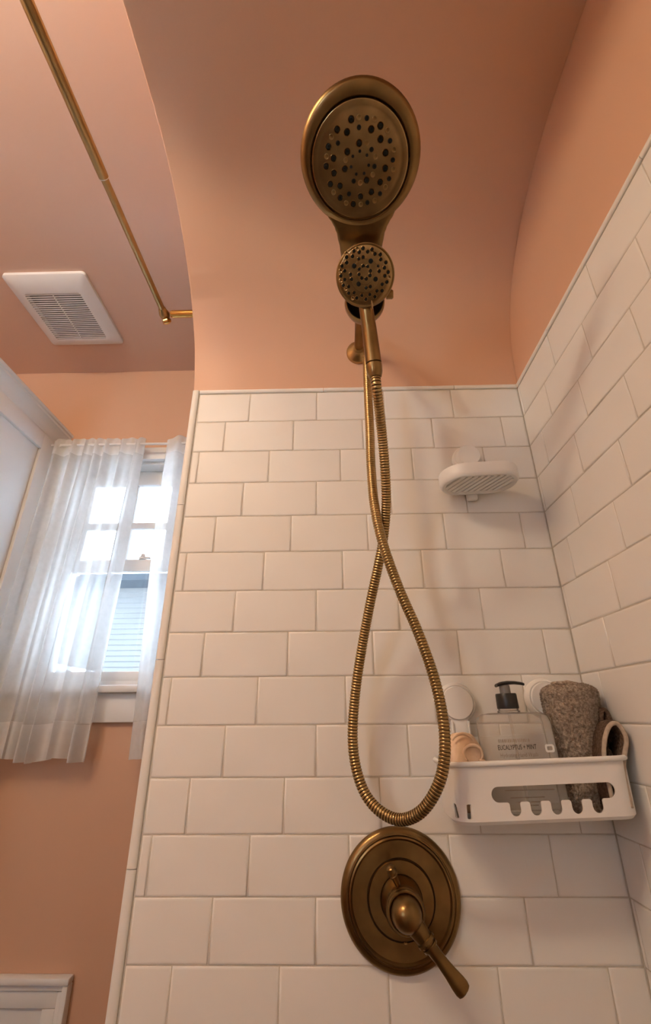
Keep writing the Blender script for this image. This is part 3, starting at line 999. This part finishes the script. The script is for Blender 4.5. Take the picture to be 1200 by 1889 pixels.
# handle
h0 = hp(0.000, -0.020, -0.016)
h1 = hp(0.002, -0.042, -0.012)
h2 = W(0.2500, -0.3130, -0.1350)
h3 = W(0.2550, -0.2965, -0.1830)
ha = catmull([h0, h1, h2, h3], 0.004)
n = len(ha)
bm = B(); tube(bm, ha, lambda i: 0.0105 + 0.0022 * (i / n) ** 1.0 if i > 2 else 0.0100, 28); obj('handle', bm, 'brass', hs)
hd = (h3 - h2).normalized()
bm = B(); lathe(bm, h3, hd, [(0.0112, -0.001), (0.0112, 0.0022), (0.0125, 0.0024), (0.0128, 0.006), (0.0122, 0.016), (0.0100, 0.0235), (0.0085, 0.024)], 28, mats=[1, 1, 0, 0, 0, 0]); obj('hose_nut', bm, ['brass', 'brass_dark'], hs)
HOSE = [(0.2593, -0.15, -0.0378), (0.2579, -0.15, -0.1435), (0.2576, -0.15, -0.2165), (0.2564, -0.15, -0.2846), (0.258, -0.155, -0.3609), (0.2673, -0.16, -0.431), (0.2888, -0.155, -0.5058), (0.3132, -0.15, -0.5715), (0.3315, -0.147, -0.6369), (0.3388, -0.146, -0.6944), (0.3355, -0.144, -0.7416), (0.3231, -0.135, -0.7778), (0.3018, -0.115, -0.8077), (0.2759, -0.09, -0.8207), (0.2497, -0.072, -0.8131), (0.2292, -0.06, -0.7916), (0.2169, -0.054, -0.7551), (0.2141, -0.054, -0.7099), (0.2211, -0.06, -0.6462), (0.2334, -0.075, -0.5802), (0.2482, -0.1, -0.5139), (0.263, -0.122, -0.4554), (0.2724, -0.135, -0.4121), (0.2774, -0.16, -0.3636), (0.2754, -0.19, -0.3181), (0.2698, -0.225, -0.2669)]
pts = [W(*p) for p in HOSE] + [h3 + hd * 0.045, h3 + hd * 0.022]
hp_ = catmull(pts, 0.00112)
bm = B()
tube(bm, hp_, lambda i: (0.0080, 0.0084, 0.0080, 0.0072)[i % 4], 14, True, lambda i: 1 if i % 4 == 3 else 0)
obj('hose', bm, ['brass_bright', 'brass_dark'], hs, smooth='all')

# ------------------------------------------------------------------ valve trim
VC = W(0.2797, 0.0, -0.9325)
vt = thing('shower_valve', VC, 'round antique brass valve plate with domed hub and lever handle on the tiles', 'shower valve')
AXV = Vector((0, -1, 0))
bm = B()
lathe(bm, VC, AXV, [(0.0885, 0.0), (0.0886, 0.003), (0.0870, 0.0065), (0.0835, 0.0092), (0.0800, 0.0100), (0.0795, 0.0085), (0.0778, 0.0088), (0.0765, 0.0118), (0.0742, 0.0128), (0.0728, 0.0118), (0.0715, 0.0105), (0.060, 0.0102), (0.0500, 0.0104), (0.0498, 0.006)], 96)
obj('valve_plate', bm, 'brass', vt)
bm = B()
lathe(bm, VC, AXV, [(0.0497, 0.004), (0.0497, 0.0098), (0.0479, 0.0098), (0.0477, 0.0126), (0.0470, 0.0135), (0.040, 0.0140), (0.0310, 0.0142), (0.0308, 0.0118), (0.0300, 0.0118)], 72, mats=[1, 1, 0, 0, 0, 0, 1, 1])
obj('inner_ring', bm, ['brass', 'brass_dark'], vt)
bm = B()
lathe(bm, VC, AXV, [(0.0298, 0.008), (0.0298, 0.018), (0.0288, 0.022), (0.0282, 0.036), (0.0262, 0.040), (0.0258, 0.050), (0.0268, 0.0525), (0.0272, 0.0560), (0.0258, 0.0590)], 64)
obj('hub', bm, 'brass', vt)
bm = B()
lathe(bm, VC, AXV, [(0.0215, 0.0585), (0.0255, 0.0590), (0.0258, 0.0625), (0.0246, 0.0645), (0.0226, 0.0645), (0.0210, 0.0630), (0.0206, 0.0690), (0.0195, 0.0755), (0.0165, 0.0815), (0.0115, 0.0860), (0.0055, 0.0882), (0.0001, 0.0888)], 64)
obj('hub_cap', bm, 'brass', vt)
# lever
ld_ = Vector((0.0648, -0.004, -0.0745)).normalized()
l0 = VC + Vector((0, -0.0690, 0)) + ld_ * 0.016
side = ld_.cross(AXV).normalized()
bm = B()
rows = [(0.000, 0.0125, 0.010), (0.010, 0.0115, 0.0085), (0.0165, 0.0105, 0.0075), (0.0172, 0.0125, 0.0090), (0.0210, 0.0128, 0.0092), (0.0217, 0.0098, 0.0072), (0.0245, 0.0092, 0.0068), (0.0252, 0.0108, 0.0078), (0.0285, 0.0105, 0.0076), (0.030, 0.0082, 0.0062), (0.045, 0.0080, 0.0058), (0.060, 0.0090, 0.0060), (0.073, 0.0108, 0.0064), (0.080, 0.0112, 0.0064), (0.0845, 0.0100, 0.0055), (0.0862, 0.0070, 0.004)]
rings = []
NSG = 32
for s, a, b_ in rows:
    pp = []
    for k in range(NSG):
        t = 2 * math.pi * k / NSG
        fl = 1.0 - (0.16 * max(0, math.cos(3 * t)) if s > 0.031 else 0.0)
        pp.append(l0 + ld_ * s + side * a * math.cos(t) * fl + AXV * (b_ * math.sin(t) * fl - 0.0))
    rings.append(ring_verts(bm, pp))
for i in range(len(rings) - 1):
    bridge(bm, rings[i], rings[i + 1])
bm.faces.new(rings[0][::-1]); bm.faces.new(rings[-1])
obj('lever_handle', bm, 'brass', vt, smooth=50)
# small temperature lever
t0 = VC + Vector((-0.004, -0.046, 0.020)); t1 = W(0.2650, -0.055, -0.8905)
td = (t1 - t0).normalized()
bm = B(); lathe(bm, t0, td, [(0.0034, 0.0), (0.0032, 0.004), (0.0048, 0.018), (0.0058, 0.0225), (0.0060, 0.0235), (0.0050, 0.0245), (0.0064, 0.026), (0.0066, 0.030), (0.0056, 0.0345), (0.0028, 0.0365)], 20); obj('temperature_lever', bm, 'brass', vt)
bm = B(); box(bm, VC.x + 0.0, VC.x + 0.0045, -0.0155, -0.0125, -0.9325 - 0.0500, -0.9325 - 0.0475, 0.0005); obj('plate_mark', bm, 'brass_bright', vt)

# ------------------------------------------------------------------ soap dish
sd = thing('soap_dish', W(0.474, 0.0, -0.27), 'white plastic soap dish with slatted base held by a suction cup', 'soap dish', rot=(0, math.radians(-2.6), 0))
DX0, DX1, DY0, DY1, DZ0, DZ1 = 0.398, 0.549, -0.103, -0.012, -0.278, -0.251
rr = (DY1 - DY0) / 2 - 0.001


def dish(z, ins):
    return [W(x, y, z) for x, y in rrect(DX0 + ins, DX1 - ins, DY0 + ins, DY1 - ins, rr - ins, 12)]


bm = B()
R_ = [dish(DZ0 + 0.004, 0.012), dish(DZ0 + 0.003, 0.011), dish(DZ0, 0.008), dish(DZ0 + 0.0005, 0.004), dish(DZ0 + 0.004, 0.0008), dish(DZ0 + 0.010, 0.0), dish(DZ1 - 0.003, 0.0), dish(DZ1, 0.001), dish(DZ1, 0.003), dish(DZ0 + 0.008, 0.0045), dish(DZ0 + 0.007, 0.012)]
R_ = [ring_verts(bm, p) for p in R_]
for i in range(len(R_)):
    bridge(bm, R_[i], R_[(i + 1) % len(R_)])
obj('tray_wall', bm, 'white_plastic', sd)
cy_ = (DY0 + DY1) / 2
for k in range(10):
    xm = DX0 + 0.021 + k * 0.0122
    pts = []
    for s in (-1, 1):
        y = cy_ + s * 0.033
        x = xm - s * 0.017
        # keep the slat inside the rounded ends
        for _ in range(20):
            ex = min(x - (DX0 + rr), 0) if x < DX0 + rr else max(x - (DX1 - rr), 0)
            if math.hypot(ex, y - cy_) < rr - 0.0115:
                break
            y = cy_ + (y - cy_) * 0.92; x = xm + (x - xm) * 0.92
        pts.append((x, y))
    (xa, ya), (xb, yb) = pts
    if math.hypot(xb - xa, yb - ya) < 0.006:
        continue
    bm = B()
    d = Vector((xb - xa, yb - ya)).normalized(); nrm = Vector((-d.y, d.x)) * 0.0040
    e = d * 0.0025
    poly = [(xa - e.x + nrm.x, ya - e.y + nrm.y), (xa - e.x - nrm.x, ya - e.y - nrm.y), (xb + e.x - nrm.x, yb + e.y - nrm.y), (xb + e.x + nrm.x, yb + e.y + nrm.y)]
    prism(bm, poly, lambda u, v, dd: W(u, v, dd), DZ0 + 0.0022, DZ0 + 0.006)
    obj('base_slat', bm, 'white_plastic', sd)
bm = B(); prism(bm, [(p.x, p.y) for p in dish(0, 0.006)], lambda u, v, d: W(u, v, d), DZ0 + 0.0056, DZ0 + 0.0075); obj('tray_base', bm, 'white_plastic', sd)
bm = B(); lathe(bm, W(0.477, -0.0002, -0.1905), (0, -1, 0), [(0.0300, 0.0), (0.0305, 0.003), (0.0300, 0.010), (0.0275, 0.013), (0.0262, 0.013), (0.0258, 0.016), (0.0250, 0.024), (0.0225, 0.027)], 40); obj('suction_cup', bm, 'white_plastic', sd)
bm = B(); box(bm, 0.455, 0.499, -0.014, -0.004, -0.262, -0.205, 0.003, 2); obj('bracket_plate', bm, 'white_plastic', sd)
bm = B(); box(bm, 0.460, 0.482, -0.016, -0.006, -0.289, -0.270, 0.004, 2); obj('bracket_tab', bm, 'white_plastic', sd)

# ------------------------------------------------------------------ bath caddy
ROLL = math.radians(-1.9)
cd = thing('shower_caddy', W(0.474, 0.0, -0.80), 'white plastic basket caddy with slotted front fixed in the tiled corner', 'caddy', rot=(0, ROLL, 0))
KX0, KX1, KY0, KY1, KZ0, KZ1 = 0.346, 0.6045, -0.121, -0.006, -0.822, -0.745


def bk(z, ins, r):
    t = (z - KZ0) / (KZ1 - KZ0)
    tp = (1 - t) * 0.003
    return [W(x, y, z) for x, y in rrect(KX0 + ins + tp, KX1 - ins - tp, KY0 + ins + tp, KY1 - ins, r, 10)]


bm = B()
R_ = [bk(KZ0, 0.012, 0.018), bk(KZ0 + 0.0015, 0.004, 0.024), bk(KZ0 + 0.006, 0.0, 0.028), bk(KZ1 - 0.004, 0.0, 0.028),
      bk(KZ1 - 0.004, 0.0022, 0.0258), bk(KZ0 + 0.007, 0.0022, 0.0258), bk(KZ0 + 0.004, 0.006, 0.022), bk(KZ0 + 0.0025, 0.012, 0.018)]
R_ = [ring_verts(bm, p) for p in R_]
for i in range(len(R_) - 1):
    bridge(bm, R_[i], R_[i + 1])
bm.faces.new(R_[0][::-1]); bm.faces.new(R_[-1])
bmesh.ops.recalc_face_normals(bm, faces=bm.faces)
# slotted opening in the front
sx0, sx1, st_, sb_, tb_ = 0.4005, 0.5700, -0.7755, -0.7945, -0.8112
pit_ = 0.0279
tw = 0.0148
c0_ = 0.4305
poly = []
rh = (st_ - sb_) / 2


def arc(cx, cy, r, a0, a1, n=6):
    return [(cx + r * math.cos(math.radians(a0 + (a1 - a0) * k / n)), cy + r * math.sin(math.radians(a0 + (a1 - a0) * k / n))) for k in range(n + 1)]


poly += arc(sx0 + rh, sb_ + rh, rh, 270, 90, 10)[::1]
poly += arc(sx1 - rh, sb_ + rh, rh, 90, -90, 10)
for k in range(4, -1, -1):
    c = c0_ + k * pit_
    rb = 0.003
    poly += arc(c + tw / 2 + rb, sb_ - rb, rb, 90, 180, 4)
    poly += arc(c, tb_ + tw / 2, tw / 2, 0, -180, 10)
    poly += arc(c - tw / 2 - rb, sb_ - rb, rb, 0, 90, 4)
cut = B(); prism(cut, poly, lambda u, v, d: W(u, d, v), -0.15, -0.10)
cuts = [cut]
for k in range(2):
    c = B(); prism(c, rrect(-0.0016, 0.0016, -0.8125, -0.795, 0.0014, 3), (lambda kk: (lambda u, v, d: W(KX0 + 0.0105 + kk * 0.0095 + u - d * 0.9 * (1 - kk * 0.35), KY0 + 0.0145 - kk * 0.0075 + d * (0.6 + 0.3 * kk) + u, v)))(k), -0.006, 0.006)
    cuts.append(c)
bm = boolean_cut(bm, cuts)
obj('basket', bm, 'white_plastic', cd, smooth=30)
bm = B()
rim = [W(x, y, KZ1 - 0.002) for x, y in rrect(KX0 - 0.0012, KX1 + 0.0012, KY0 - 0.0012, KY1 + 0.0002, 0.029, 10)]
rr_ = []
for i, p in enumerate(rim):
    a, b_ = rim[i - 1], rim[(i + 1) % len(rim)]
    tg = (b_ - a).normalized(); nn = tg.cross(Vector((0, 0, 1)))
    rr_.append(ring_verts(bm, [p + nn * 0.0030 * math.cos(t) + Vector((0, 0, 1)) * 0.0036 * math.sin(t) for t in (2 * math.pi * k / 10 for k in range(10))]))
for i in range(len(rr_)):
    bridge(bm, rr_[i], rr_[(i + 1) % len(rr_)])
obj('rim', bm, 'white_plastic', cd, smooth=60)
bm = B(); prism(bm, rrect(0.362, 0.592, -0.780, -0.7175, 0.010), lambda u, v, d: W(u, d, v), -0.0135, -0.0075); obj('back_panel', bm, 'white_plastic', cd)
for xc in (0.3975, 0.5480):
    cz = -0.6652 if xc < 0.5 else -0.6645
    bm = B(); lathe(bm, W(xc, -0.0003, cz), (0, -1, 0), [(0.0325, 0.0), (0.0330, 0.004), (0.0310, 0.010), (0.0285, 0.014), (0.0274, 0.0142), (0.0272, 0.0128), (0.0264, 0.0128), (0.0262, 0.0165), (0.0250, 0.0178), (0.0001, 0.0182)], 48)
    obj('suction_cup', bm, 'white_plastic', cd)
    bm = B(); box(bm, xc - 0.0145, xc + 0.0145, -0.0145, -0.004, -0.745, cz - 0.024, 0.002, 2); obj('hanger_tab', bm, 'white_plastic', cd)
    bm = B(); box(bm, xc - 0.0150, xc - 0.0115, -0.0185, -0.0145, -0.730, cz - 0.028, 0.001); obj('hanger_rib', bm, 'white_plastic', cd)
    bm = B(); box(bm, xc + 0.0115, xc + 0.0150, -0.0185, -0.0145, -0.730, cz - 0.028, 0.001); obj('hanger_rib', bm, 'white_plastic', cd)

# ------------------------------------------------------------------ soap bottle
FB = KZ0 + 0.004   # inner floor of the basket
bt = thing('soap_bottle', W(0.463, -0.068, FB), 'clear pump bottle of hand wash with black pump in the basket', 'bottle', rot=(0, math.radians(-1.2), 0))
bx0, bx1, by0, by1 = 0.412, 0.514, -0.096, -0.048


def bot(z, ins, r):
    t = (z - FB) / 0.133
    return [W(x, y, z) for x, y in rrect(bx0 + ins - 0.001, bx1 - ins + 0.004 * (1 - t), by0 + ins * 0.6, by1 - ins * 0.6, r, 6)]


bm = B()
R_ = [bot(FB + 0.0005, 0.006, 0.006), bot(FB + 0.002, 0.002, 0.008), bot(FB + 0.006, 0.0, 0.010), bot(FB + 0.120, 0.0, 0.010), bot(FB + 0.128, 0.002, 0.010), bot(FB + 0.1325, 0.008, 0.009), bot(FB + 0.1345, 0.018, 0.008)]
nk = [W(0.460 + 0.0150 * (1 if k == 0 else 1) * 0, 0, 0) for k in range(1)]
R_ = [ring_verts(bm, p) for p in R_]
for i in range(len(R_) - 1):
    bridge(bm, R_[i], R_[i + 1])
bm.faces.new(R_[0][::-1]); bm.faces.new(R_[-1])
obj('bottle_body', bm, 'liquid_bottle', bt)
nc = W(0.460, -0.072, FB + 0.1345)
bm = B(); lathe(bm, nc, (0, 0, 1), [(0.0165, 0.0), (0.0170, 0.002), (0.0150, 0.003), (0.0150, 0.008)], 28); obj('bottle_neck', bm, 'liquid_bottle', bt)
bm = B(); lathe(bm, nc, (0, 0, 1), [(0.0160, 0.0055), (0.0163, 0.007), (0.0158, 0.026), (0.0150, 0.0275), (0.006, 0.028)], 32); obj('pump_collar', bm, 'black', bt)
bm = B(); lathe(bm, nc, (0, 0, 1), [(0.0082, 0.0275), (0.0080, 0.039), (0.0070, 0.040)], 24); obj('pump_stem', bm, 'smoke', bt)
bm = B()
hx = [(-0.013, 0.0395, 0.0075, 0.0026), (-0.006, 0.0420, 0.0095, 0.0030), (0.004, 0.0432, 0.0090, 0.0030), (0.016, 0.0432, 0.0062, 0.0026), (0.026, 0.0418, 0.0048, 0.0024), (0.031, 0.0405, 0.0040, 0.0022)]
R_ = []
for dx, dz, wy, hz in hx:
    R_.append(ring_verts(bm, [nc + Vector((dx, wy * math.cos(t), dz + hz * math.sin(t))) for t in (2 * math.pi * k / 14 for k in range(14))]))
for i in range(len(R_) - 1):
    bridge(bm, R_[i], R_[i + 1])
bm.faces.new(R_[0][::-1]); bm.faces.new(R_[-1])
obj('pump_spout', bm, 'black', bt)
bm = B(); tube(bm, [nc + Vector((0, 0, 0)), nc + Vector((0.002, 0, -0.06)), nc + Vector((0.006, 0, -0.125))], 0.0022, 8); obj('dip_tube', bm, 'liquid_bottle', bt)


def lettering(txt, size, cx, z, y, mat, parent, sx=1.0, spacing=1.0, name='lettering'):
    cu = bpy.data.curves.new('txt', 'FONT')
    cu.body = txt
    cu.size = size
    cu.align_x = 'CENTER'
    cu.align_y = 'CENTER'
    cu.space_character = spacing
    cu.extrude = 0.0001
    o = bpy.data.objects.new('txt', cu)
    COL.objects.link(o)
    dg = bpy.context.evaluated_depsgraph_get()
    me = bpy.data.meshes.new_from_object(o.evaluated_get(dg))
    bpy.data.objects.remove(o, do_unlink=True)
    bpy.data.curves.remove(cu)
    bm = B()
    bm.from_mesh(me)
    bpy.data.meshes.remove(me)
    for v in bm.verts:
        v.co = W(cx + v.co.x * sx, y - v.co.z, z + v.co.y)
    return obj(name, bm, mat, parent, smooth=False)


LY = by0 - 0.0003
lettering('EUCALYPTUS + MINT', 0.0092, 0.455, FB + 0.0875, LY, 'ink', bt, 0.62, 1.05)
lettering('Hydrating Hand Wash', 0.0078, 0.456, FB + 0.0775, LY, 'ink_pale', bt, 0.78)


def text_bar(cx, z, w, gaps, mat='ink_pale', h=0.0011):
    bm = B()
    x = cx - w / 2
    rnd = random.Random(int(z * 1e5))
    while x < cx + w / 2 - 0.002:
        l = min(rnd.uniform(*gaps), cx + w / 2 - x)
        box(bm, x, x + l, LY - 0.0001, LY + 0.0002, z - h / 2, z + h / 2)
        x += l + 0.0012
    obj('small_print', bm, mat, bt, smooth=False)


text_bar(0.452, FB + 0.0965, 0.046, (0.0010, 0.0022), 'ink_pale', 0.0042)
for k in range(4):
    text_bar(0.457 + 0.001 * k, FB + 0.0675 - k * 0.0058, 0.066, (0.004, 0.011))
text_bar(0.459, FB + 0.0395, 0.022, (0.004, 0.008))
text_bar(0.462, FB + 0.0335, 0.070, (0.02, 0.05))
text_bar(0.458, FB + 0.0245, 0.050, (0.01, 0.02))
text_bar(0.458, FB + 0.0190, 0.036, (0.01, 0.02))
text_bar(0.458, FB + 0.0150, 0.026, (0.01, 0.02))
# embossed round-cornered badge on the bottle
bm = B()
fr = rrect(0.4955, 0.5085, FB + 0.0800, FB + 0.0905, 0.003, 4)
fi = rrect(0.4980, 0.5060, FB + 0.0825, FB + 0.0880, 0.0015, 4)
a = ring_verts(bm, [W(x, LY - 0.0006, z) for x, z in fr]); b_ = ring_verts(bm, [W(x, LY - 0.0006, z) for x, z in fi])
a2 = ring_verts(bm, [W(x, LY + 0.0002, z) for x, z in fr]); b2 = ring_verts(bm, [W(x, LY + 0.0002, z) for x, z in fi])
bridge(bm, a, b_); bridge(bm, a2, a); bridge(bm, b_, b2); bridge(bm, b2, a2)
obj('badge', bm, 'white_plastic', bt)

# ------------------------------------------------------------------ rolled towel
tw_ = thing('rolled_towel', W(0.562, -0.058, FB), 'taupe terry towel rolled upright in the caddy basket', 'towel')
rnd = random.Random(5)


def towel_r(t, z):
    k = (z - FB) / 0.178
    base = 0.0325 + 0.0095 * min(1, max(0, k)) ** 0.7
    if k > 0.9:
        base *= 1 - 0.62 * ((k - 0.9) / 0.1) ** 2.6
    return base * (1 + 0.035 * math.sin(2 * t + 3 * k) + 0.02 * math.sin(5 * t - 7 * k))


def towel_p(t, k, dr=0.0):
    z = FB + 0.001 + 0.178 * k
    r = towel_r(t, z) + dr
    lean = -0.004 * (1 - k)
    return W(0.563 + lean + r * 1.0 * math.cos(t), -0.058 + r * 0.78 * math.sin(t), z)


bm = B()
NT, NK = 64, 60
R_ = []
for j in range(NK + 1):
    k = j / NK
    R_.append(ring_verts(bm, [towel_p(2 * math.pi * i / NT, k, rnd.uniform(-0.0007, 0.0007)) for i in range(NT)]))
for j in range(NK):
    bridge(bm, R_[j], R_[j + 1])
bm.faces.new(R_[0][::-1])
c = bm.verts.new(towel_p(0, 1.0, -towel_r(0, FB + 0.179)) + Vector((0, 0, 0.003)))
for i in range(NT):
    bm.faces.new((R_[-1][i], R_[-1][(i + 1) % NT], c))
obj('towel_roll', bm, 'towel', tw_, smooth='all')
# spiral edge of the roll at the top
sp = [towel_p(0, 1.0, 0) * 0 + W(0.548 + (0.003 + 0.0008 * q) * math.cos(q) * 0.8, -0.06 + (0.004 + 0.0016 * q) * math.sin(q) * 0.7, FB + 0.1765) for q in [i * 0.35 for i in range(34)]]
bm = B(); tube(bm, sp, 0.0032, 8); obj('rolled_edge', bm, 'towel', tw_, smooth='all')
bm = B()
for i in range(14000):
    t = rnd.uniform(0, 2 * math.pi); k = rnd.uniform(0.02, 0.985)
    p = towel_p(t, k, -0.0004)
    n_ = Vector((math.cos(t), math.sin(t) / 0.78, 0.15 if k < 0.92 else 0.9)).normalized()
    _, a, b_ = frame_of(n_)
    ang = rnd.uniform(0, 6.28)
    a, b_ = a * math.cos(ang) + b_ * math.sin(ang), b_ * math.cos(ang) - a * math.sin(ang)
    L1 = rnd.uniform(0.0020, 0.0036)
    tip = p + n_ * L1 + a * rnd.uniform(-0.0008, 0.0008) - Vector((0, 0, 0.0006))
    v = [bm.verts.new(p + a * 0.0010), bm.verts.new(p - a * 0.0004 + b_ * 0.0007), bm.verts.new(p - a * 0.0004 - b_ * 0.0007), bm.verts.new(tip)]
    bm.faces.new((v[0], v[1], v[3])); bm.faces.new((v[1], v[2], v[3])); bm.faces.new((v[2], v[0], v[3]))
pile = obj('terry_pile', bm, 'towel', tw_, smooth='all')
pile['kind'] = 'stuff'

# ------------------------------------------------------------------ folded washcloth
wc = thing('washcloth', W(0.588, -0.094, FB), 'dark brown folded washcloth with pale edge next to the rolled towel', 'washcloth')


def ribbon(name, path, y0, y1, th, mat, edge_mat):
    """cloth strip: path in x-z, depth along y"""
    P = catmull([(x, z, 0) for x, z in path], 0.0025)
    bm = B()
    rows = []
    for i, p in enumerate(P):
        tg = (P[min(i + 1, len(P) - 1)] - P[max(i - 1, 0)]).normalized()
        nn = Vector((-tg.y, tg.x, 0))
        wob = 0.0012 * math.sin(i * 0.9)
        ring = []
        for (s, yy, rr2) in ((1, y0 + 0.002, 1), (1, (y0 + y1) / 2, 1.15), (1, y1, 1), (-1, y1, 1), (-1, (y0 + y1) / 2, 1.15), (-1, y0 + 0.002, 1), (0, y0 - 0.001, 1)):
            q = p + nn * th / 2 * s * rr2
            ring.append(W(q.x, yy + wob, q.y))
        rows.append(ring_verts(bm, ring))
    for i in range(len(rows) - 1):
        bridge(bm, rows[i], rows[i + 1])
    bm.faces.new(rows[0][::-1]); bm.faces.new(rows[-1])
    o = obj(name, bm, mat, wc, smooth='all')
    bm = B()
    tube(bm, [W(p.x, y0 - 0.0005, p.y) for p in P], th * 0.42, 10)
    obj('pale_hem', bm, edge_mat, wc, smooth='all')
    return o


F2 = FB + 0.006
ribbon('cloth_fold', [(0.5665, F2 + 0.002), (0.5665, F2 + 0.055), (0.572, F2 + 0.086), (0.584, F2 + 0.108), (0.596, F2 + 0.113), (0.6030, F2 + 0.103), (0.6045, F2 + 0.090), (0.5945, F2 + 0.066), (0.5895, F2 + 0.045), (0.5890, F2 + 0.008)], -0.112, -0.078, 0.0075, 'cloth_dark', 'cloth_edge')
ribbon('cloth_fold', [(0.578, F2 + 0.004), (0.579, F2 + 0.045), (0.584, F2 + 0.078), (0.5895, F2 + 0.050), (0.590, F2 + 0.004)], -0.096, -0.070, 0.006, 'cloth_dark', 'cloth_dark')
ribbon('cloth_back_fold', [(0.582, F2 + 0.03), (0.586, F2 + 0.085), (0.592, F2 + 0.124), (0.598, F2 + 0.131), (0.6035, F2 + 0.118), (0.6035, F2 + 0.080)], -0.084, -0.050, 0.008, 'cloth_dark', 'cloth_dark')

# ------------------------------------------------------------------ peach sponge
pz = thing('bath_sponge', W(0.383, -0.062, FB), 'peach coloured round bath sponge at the near end of the basket', 'sponge')
bm = B()
R_ = []
for j in range(25):
    ph_ = math.pi * j / 24
    ring = []
    for i in range(40):
        t = 2 * math.pi * i / 40
        sq = lambda v, e: math.copysign(abs(v) ** e, v)
        d = Vector((sq(math.sin(ph_), 0.6) * sq(math.cos(t), 0.75), sq(math.sin(ph_), 0.6) * sq(math.sin(t), 0.75), sq(math.cos(ph_), 0.75)))
        lump = 1 + 0.045 * math.sin(4 * t + 3 * ph_) * math.sin(ph_) + 0.03 * math.sin(7 * ph_ + 2 * t)
        ring.append(W(0.3815 + 0.0275 * d.x * lump, -0.064 + 0.030 * d.y * lump, FB + 0.0535 + 0.0515 * d.z * lump))
    R_.append(ring_verts(bm, ring))
for j in range(24):
    bridge(bm, R_[j], R_[j + 1])
bmesh.ops.remove_doubles(bm, verts=bm.verts, dist=1e-5)
obj('sponge_body', bm, 'sponge', pz, smooth='all')
for (cx, cz, rad, a0, a1, th) in ((0.3890, 0.0790, 0.0135, -40, 230, 0.0026), (0.3985, 0.0640, 0.0075, -110, 110, 0.0028), (0.3760, 0.0920, 0.0160, 20, 160, 0.0024)):
    pts = []
    for k in range(24):
        a = math.radians(a0 + (a1 - a0) * k / 23)
        pts.append(W(cx + rad * math.cos(a), -0.0935 + 0.0025 * math.cos(a) ** 2, FB + cz + rad * 0.85 * math.sin(a)))
    bm = B(); tube(bm, pts, lambda i: th * (0.4 + 0.6 * math.sin(math.pi * (i + 1) / 25)), 10); obj('sponge_ridge', bm, 'sponge', pz, smooth='all')

# ------------------------------------------------------------------ lamps' bodies (above and behind the frame)
rl = thing('ceiling_lamp', W(-0.585, -1.02, ZC), 'brass ceiling lamp with two bare bulbs above the bathroom floor', 'lamp')
bm = B(); lathe(bm, W(-0.585, -1.02, ZC), (0, 0, -1), [(0.075, 0.0), (0.074, 0.012), (0.060, 0.020), (0.012, 0.024)], 32); obj('canopy', bm, 'brass_bright', rl)
for x, zb in ((-0.42, 0.41), (-0.75, 0.43)):
    bm = B(); tube(bm, [W(-0.585, -1.02, ZC - 0.018), W(x + 0.03 * (1 if x < -0.585 else -1), -1.02, ZC - 0.022), W(x, -1.02, ZC - 0.028), W(x, -1.02, zb + 0.058)], 0.008, 12); obj('lamp_arm', bm, 'brass_bright', rl)
